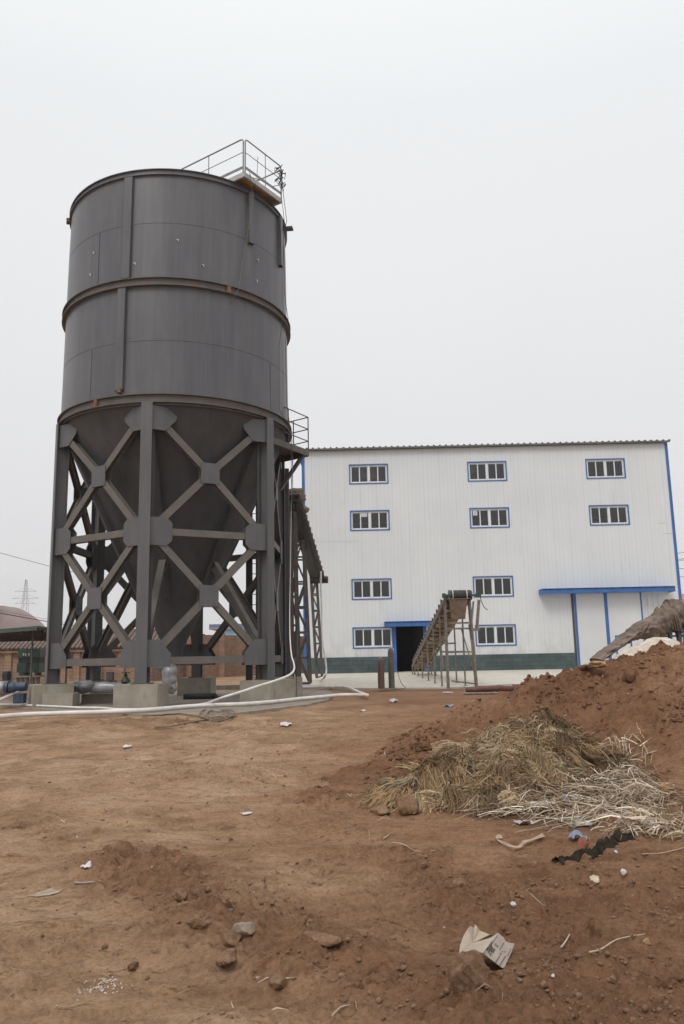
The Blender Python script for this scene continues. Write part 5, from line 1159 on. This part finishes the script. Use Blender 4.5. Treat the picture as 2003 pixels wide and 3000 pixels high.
Pw=[cz(x,y,g_+z) for x,y,z in outl];cen=sum(Pw,Vector())/len(Pw)-Vector((0,0,.015));m=MB();n_=len(Pw)
m.add(Pw+[cen]+[p+Vector((0,.003,-.004)) for p in Pw]+[cen-Vector((0,0,.004))],[(i,(i+1)%n_,n_) for i in range(n_)]+[(n_+1+(i+1)%n_,n_+1+i,2*n_+1) for i in range(n_)]+[(i,n_+1+i,n_+1+(i+1)%n_,(i+1)%n_) for i in range(n_)])
m.build('torn_flap',M['card'],ct)
# printing on the label: one bold word, a few small lines
ex=(Aa-Bb).normalized();nz=_pn;ey=nz.cross(ex)
cu=bpy.data.curves.new('printing','FONT');cu.body='TPABC';cu.size=1;cu.offset=.02;to=bpy.data.objects.new('printing',cu);col.objects.link(to);bpy.context.view_layer.update()
me=bpy.data.meshes.new_from_object(to);wd_=to.dimensions.x;bpy.data.objects.remove(to)
st_,en_=pl(815,885,.002),pl(925,735,.002);sx_=(en_-st_).length/wd_;sy_=(pl(745,845)-pl(815,885)).length/.70
if ey.dot(pl(745,845)-pl(815,885))<0: ey=-ey
mt=Matrix(((ex.x*sx_,ey.x*sy_,nz.x),(ex.y*sx_,ey.y*sy_,nz.y),(ex.z*sx_,ey.z*sy_,nz.z))).to_4x4();mt.translation=st_-ct.location
me.transform(mt);me.materials.clear();me.materials.append(M['ink']);ob=bpy.data.objects.new('printing',me);col.objects.link(ob);ob.parent=ct
for a,b,w_ in(((850,605),(970,430),7),((1010,740),(1110,565),7),((1175,865),(1250,700),7),((925,995),(1012,865),26),((1018,1050),(1112,900),24),((1018,832),(1045,800),30),((1105,892),(1137,872),24),((920,640),(945,605),34),((955,665),(985,640),24),((1060,775),(1075,760),16),((1108,775),(1130,765),16)):
    pu_,q_=pl(*a,.0015),pl(*b,.0015);m=MB();m.obox((pu_+q_)/2,(q_-pu_)/2,ey*w_/7.127/2357*4.9/2,nz*.0005);m.build('printing',M['inkg'] if w_>10 else M['ink'],ct)
# ------------------------------------------------------------------ world, sun, haze, camera
w=bpy.data.worlds.new('World');sc.world=w;w.use_nodes=True;nt=w.node_tree;bg=nt.nodes['Background']
sun_el,sun_az=R(48),R(205)
sky=nt.nodes.new('ShaderNodeTexSky');sky.sky_type='NISHITA';sky.sun_disc=False;sky.sun_elevation=sun_el;sky.sun_rotation=sun_az;sky.dust_density=5
tc=nt.nodes.new('ShaderNodeTexCoord');sx=nt.nodes.new('ShaderNodeSeparateXYZ');nt.links.new(tc.outputs['Generated'],sx.inputs[0])
rp=nt.nodes.new('ShaderNodeValToRGB');e=rp.color_ramp.elements
st=[(0,(.775,.765,.775)),(.12,(.81,.805,.815)),(.35,(.85,.855,.865)),(.60,(.885,.905,.92)),(.72,(1.0,1.02,1.03)),(1,(1.65,1.67,1.70))]
while len(e)<len(st): e.new(.5)
for a,(p,c) in zip(e,st): a.position=p;a.color=(*c,1)
nt.links.new(sx.outputs[2],rp.inputs[0])
no=nt.nodes.new('ShaderNodeTexNoise');no.inputs['Scale'].default_value=1.6;no.inputs['Detail'].default_value=4;nt.links.new(tc.outputs['Generated'],no.inputs[0])
mr=nt.nodes.new('ShaderNodeMapRange');mr.inputs['To Min'].default_value=.965;mr.inputs['To Max'].default_value=1.035;nt.links.new(no.outputs[0],mr.inputs[0])
ml=nt.nodes.new('ShaderNodeVectorMath');ml.operation='SCALE';nt.links.new(rp.outputs[0],ml.inputs[0]);nt.links.new(mr.outputs[0],ml.inputs['Scale'])
sc1=nt.nodes.new('ShaderNodeVectorMath');sc1.operation='SCALE';sc1.inputs['Scale'].default_value=1/.1;nt.links.new(ml.outputs[0],sc1.inputs[0])
mx_=nt.nodes.new('ShaderNodeMix');mx_.data_type='RGBA';mx_.inputs[0].default_value=.96;nt.links.new(sky.outputs[0],mx_.inputs[6]);nt.links.new(sc1.outputs[0],mx_.inputs[7])
nt.links.new(mx_.outputs[2],bg.inputs[0]);bg.inputs[1].default_value=.1
sl=bpy.data.lights.new('sun','SUN');sl.energy=1.1;sl.angle=R(22);sl.color=(1,.965,.92);so=bpy.data.objects.new('sun',sl);col.objects.link(so)
dirv=Vector((math.sin(sun_az)*math.cos(sun_el),math.cos(sun_az)*math.cos(sun_el),math.sin(sun_el)));so.rotation_euler=dirv.to_track_quat('Z','Y').to_euler();so.location=(0,-10,30)
HAZE=True
if HAZE:
    hm=bpy.data.materials.new('haze');hm.use_nodes=True;t=hm.node_tree;t.nodes.clear();o=t.nodes.new('ShaderNodeOutputMaterial');pv_=t.nodes.new('ShaderNodeVolumePrincipled');pv_.inputs['Density'].default_value=.0005;pv_.inputs['Color'].default_value=(.93,.90,.91,1);pv_.inputs['Anisotropy'].default_value=.2;t.links.new(pv_.outputs[0],o.inputs['Volume'])
    m=MB();m.box(-720,720,-40,720,-1.5,60);m.build('haze',hm,kind='stuff',label='pale even haze filling the air over the yard',category='haze')
cam=bpy.data.cameras.new('camera');co=bpy.data.objects.new('camera',cam);col.objects.link(co);co.location=(0,0,H_)
co.matrix_world=Matrix.Translation((0,0,H_))@Matrix.Rotation(math.pi/2+p_,4,'X')@Matrix.Rotation(-r_,4,'Z')
cam.sensor_fit='VERTICAL';cam.sensor_height=24;cam.lens=f_/3000*24;cam.clip_end=3000;cam.clip_start=.05;sc.camera=co
sc.view_settings.view_transform='Standard';sc.view_settings.look='None';sc.view_settings.exposure=0;sc.view_settings.gamma=1
sc.cycles.max_bounces=6;sc.cycles.transparent_max_bounces=12;sc.cycles.volume_bounces=0;sc.cycles.use_denoising=True
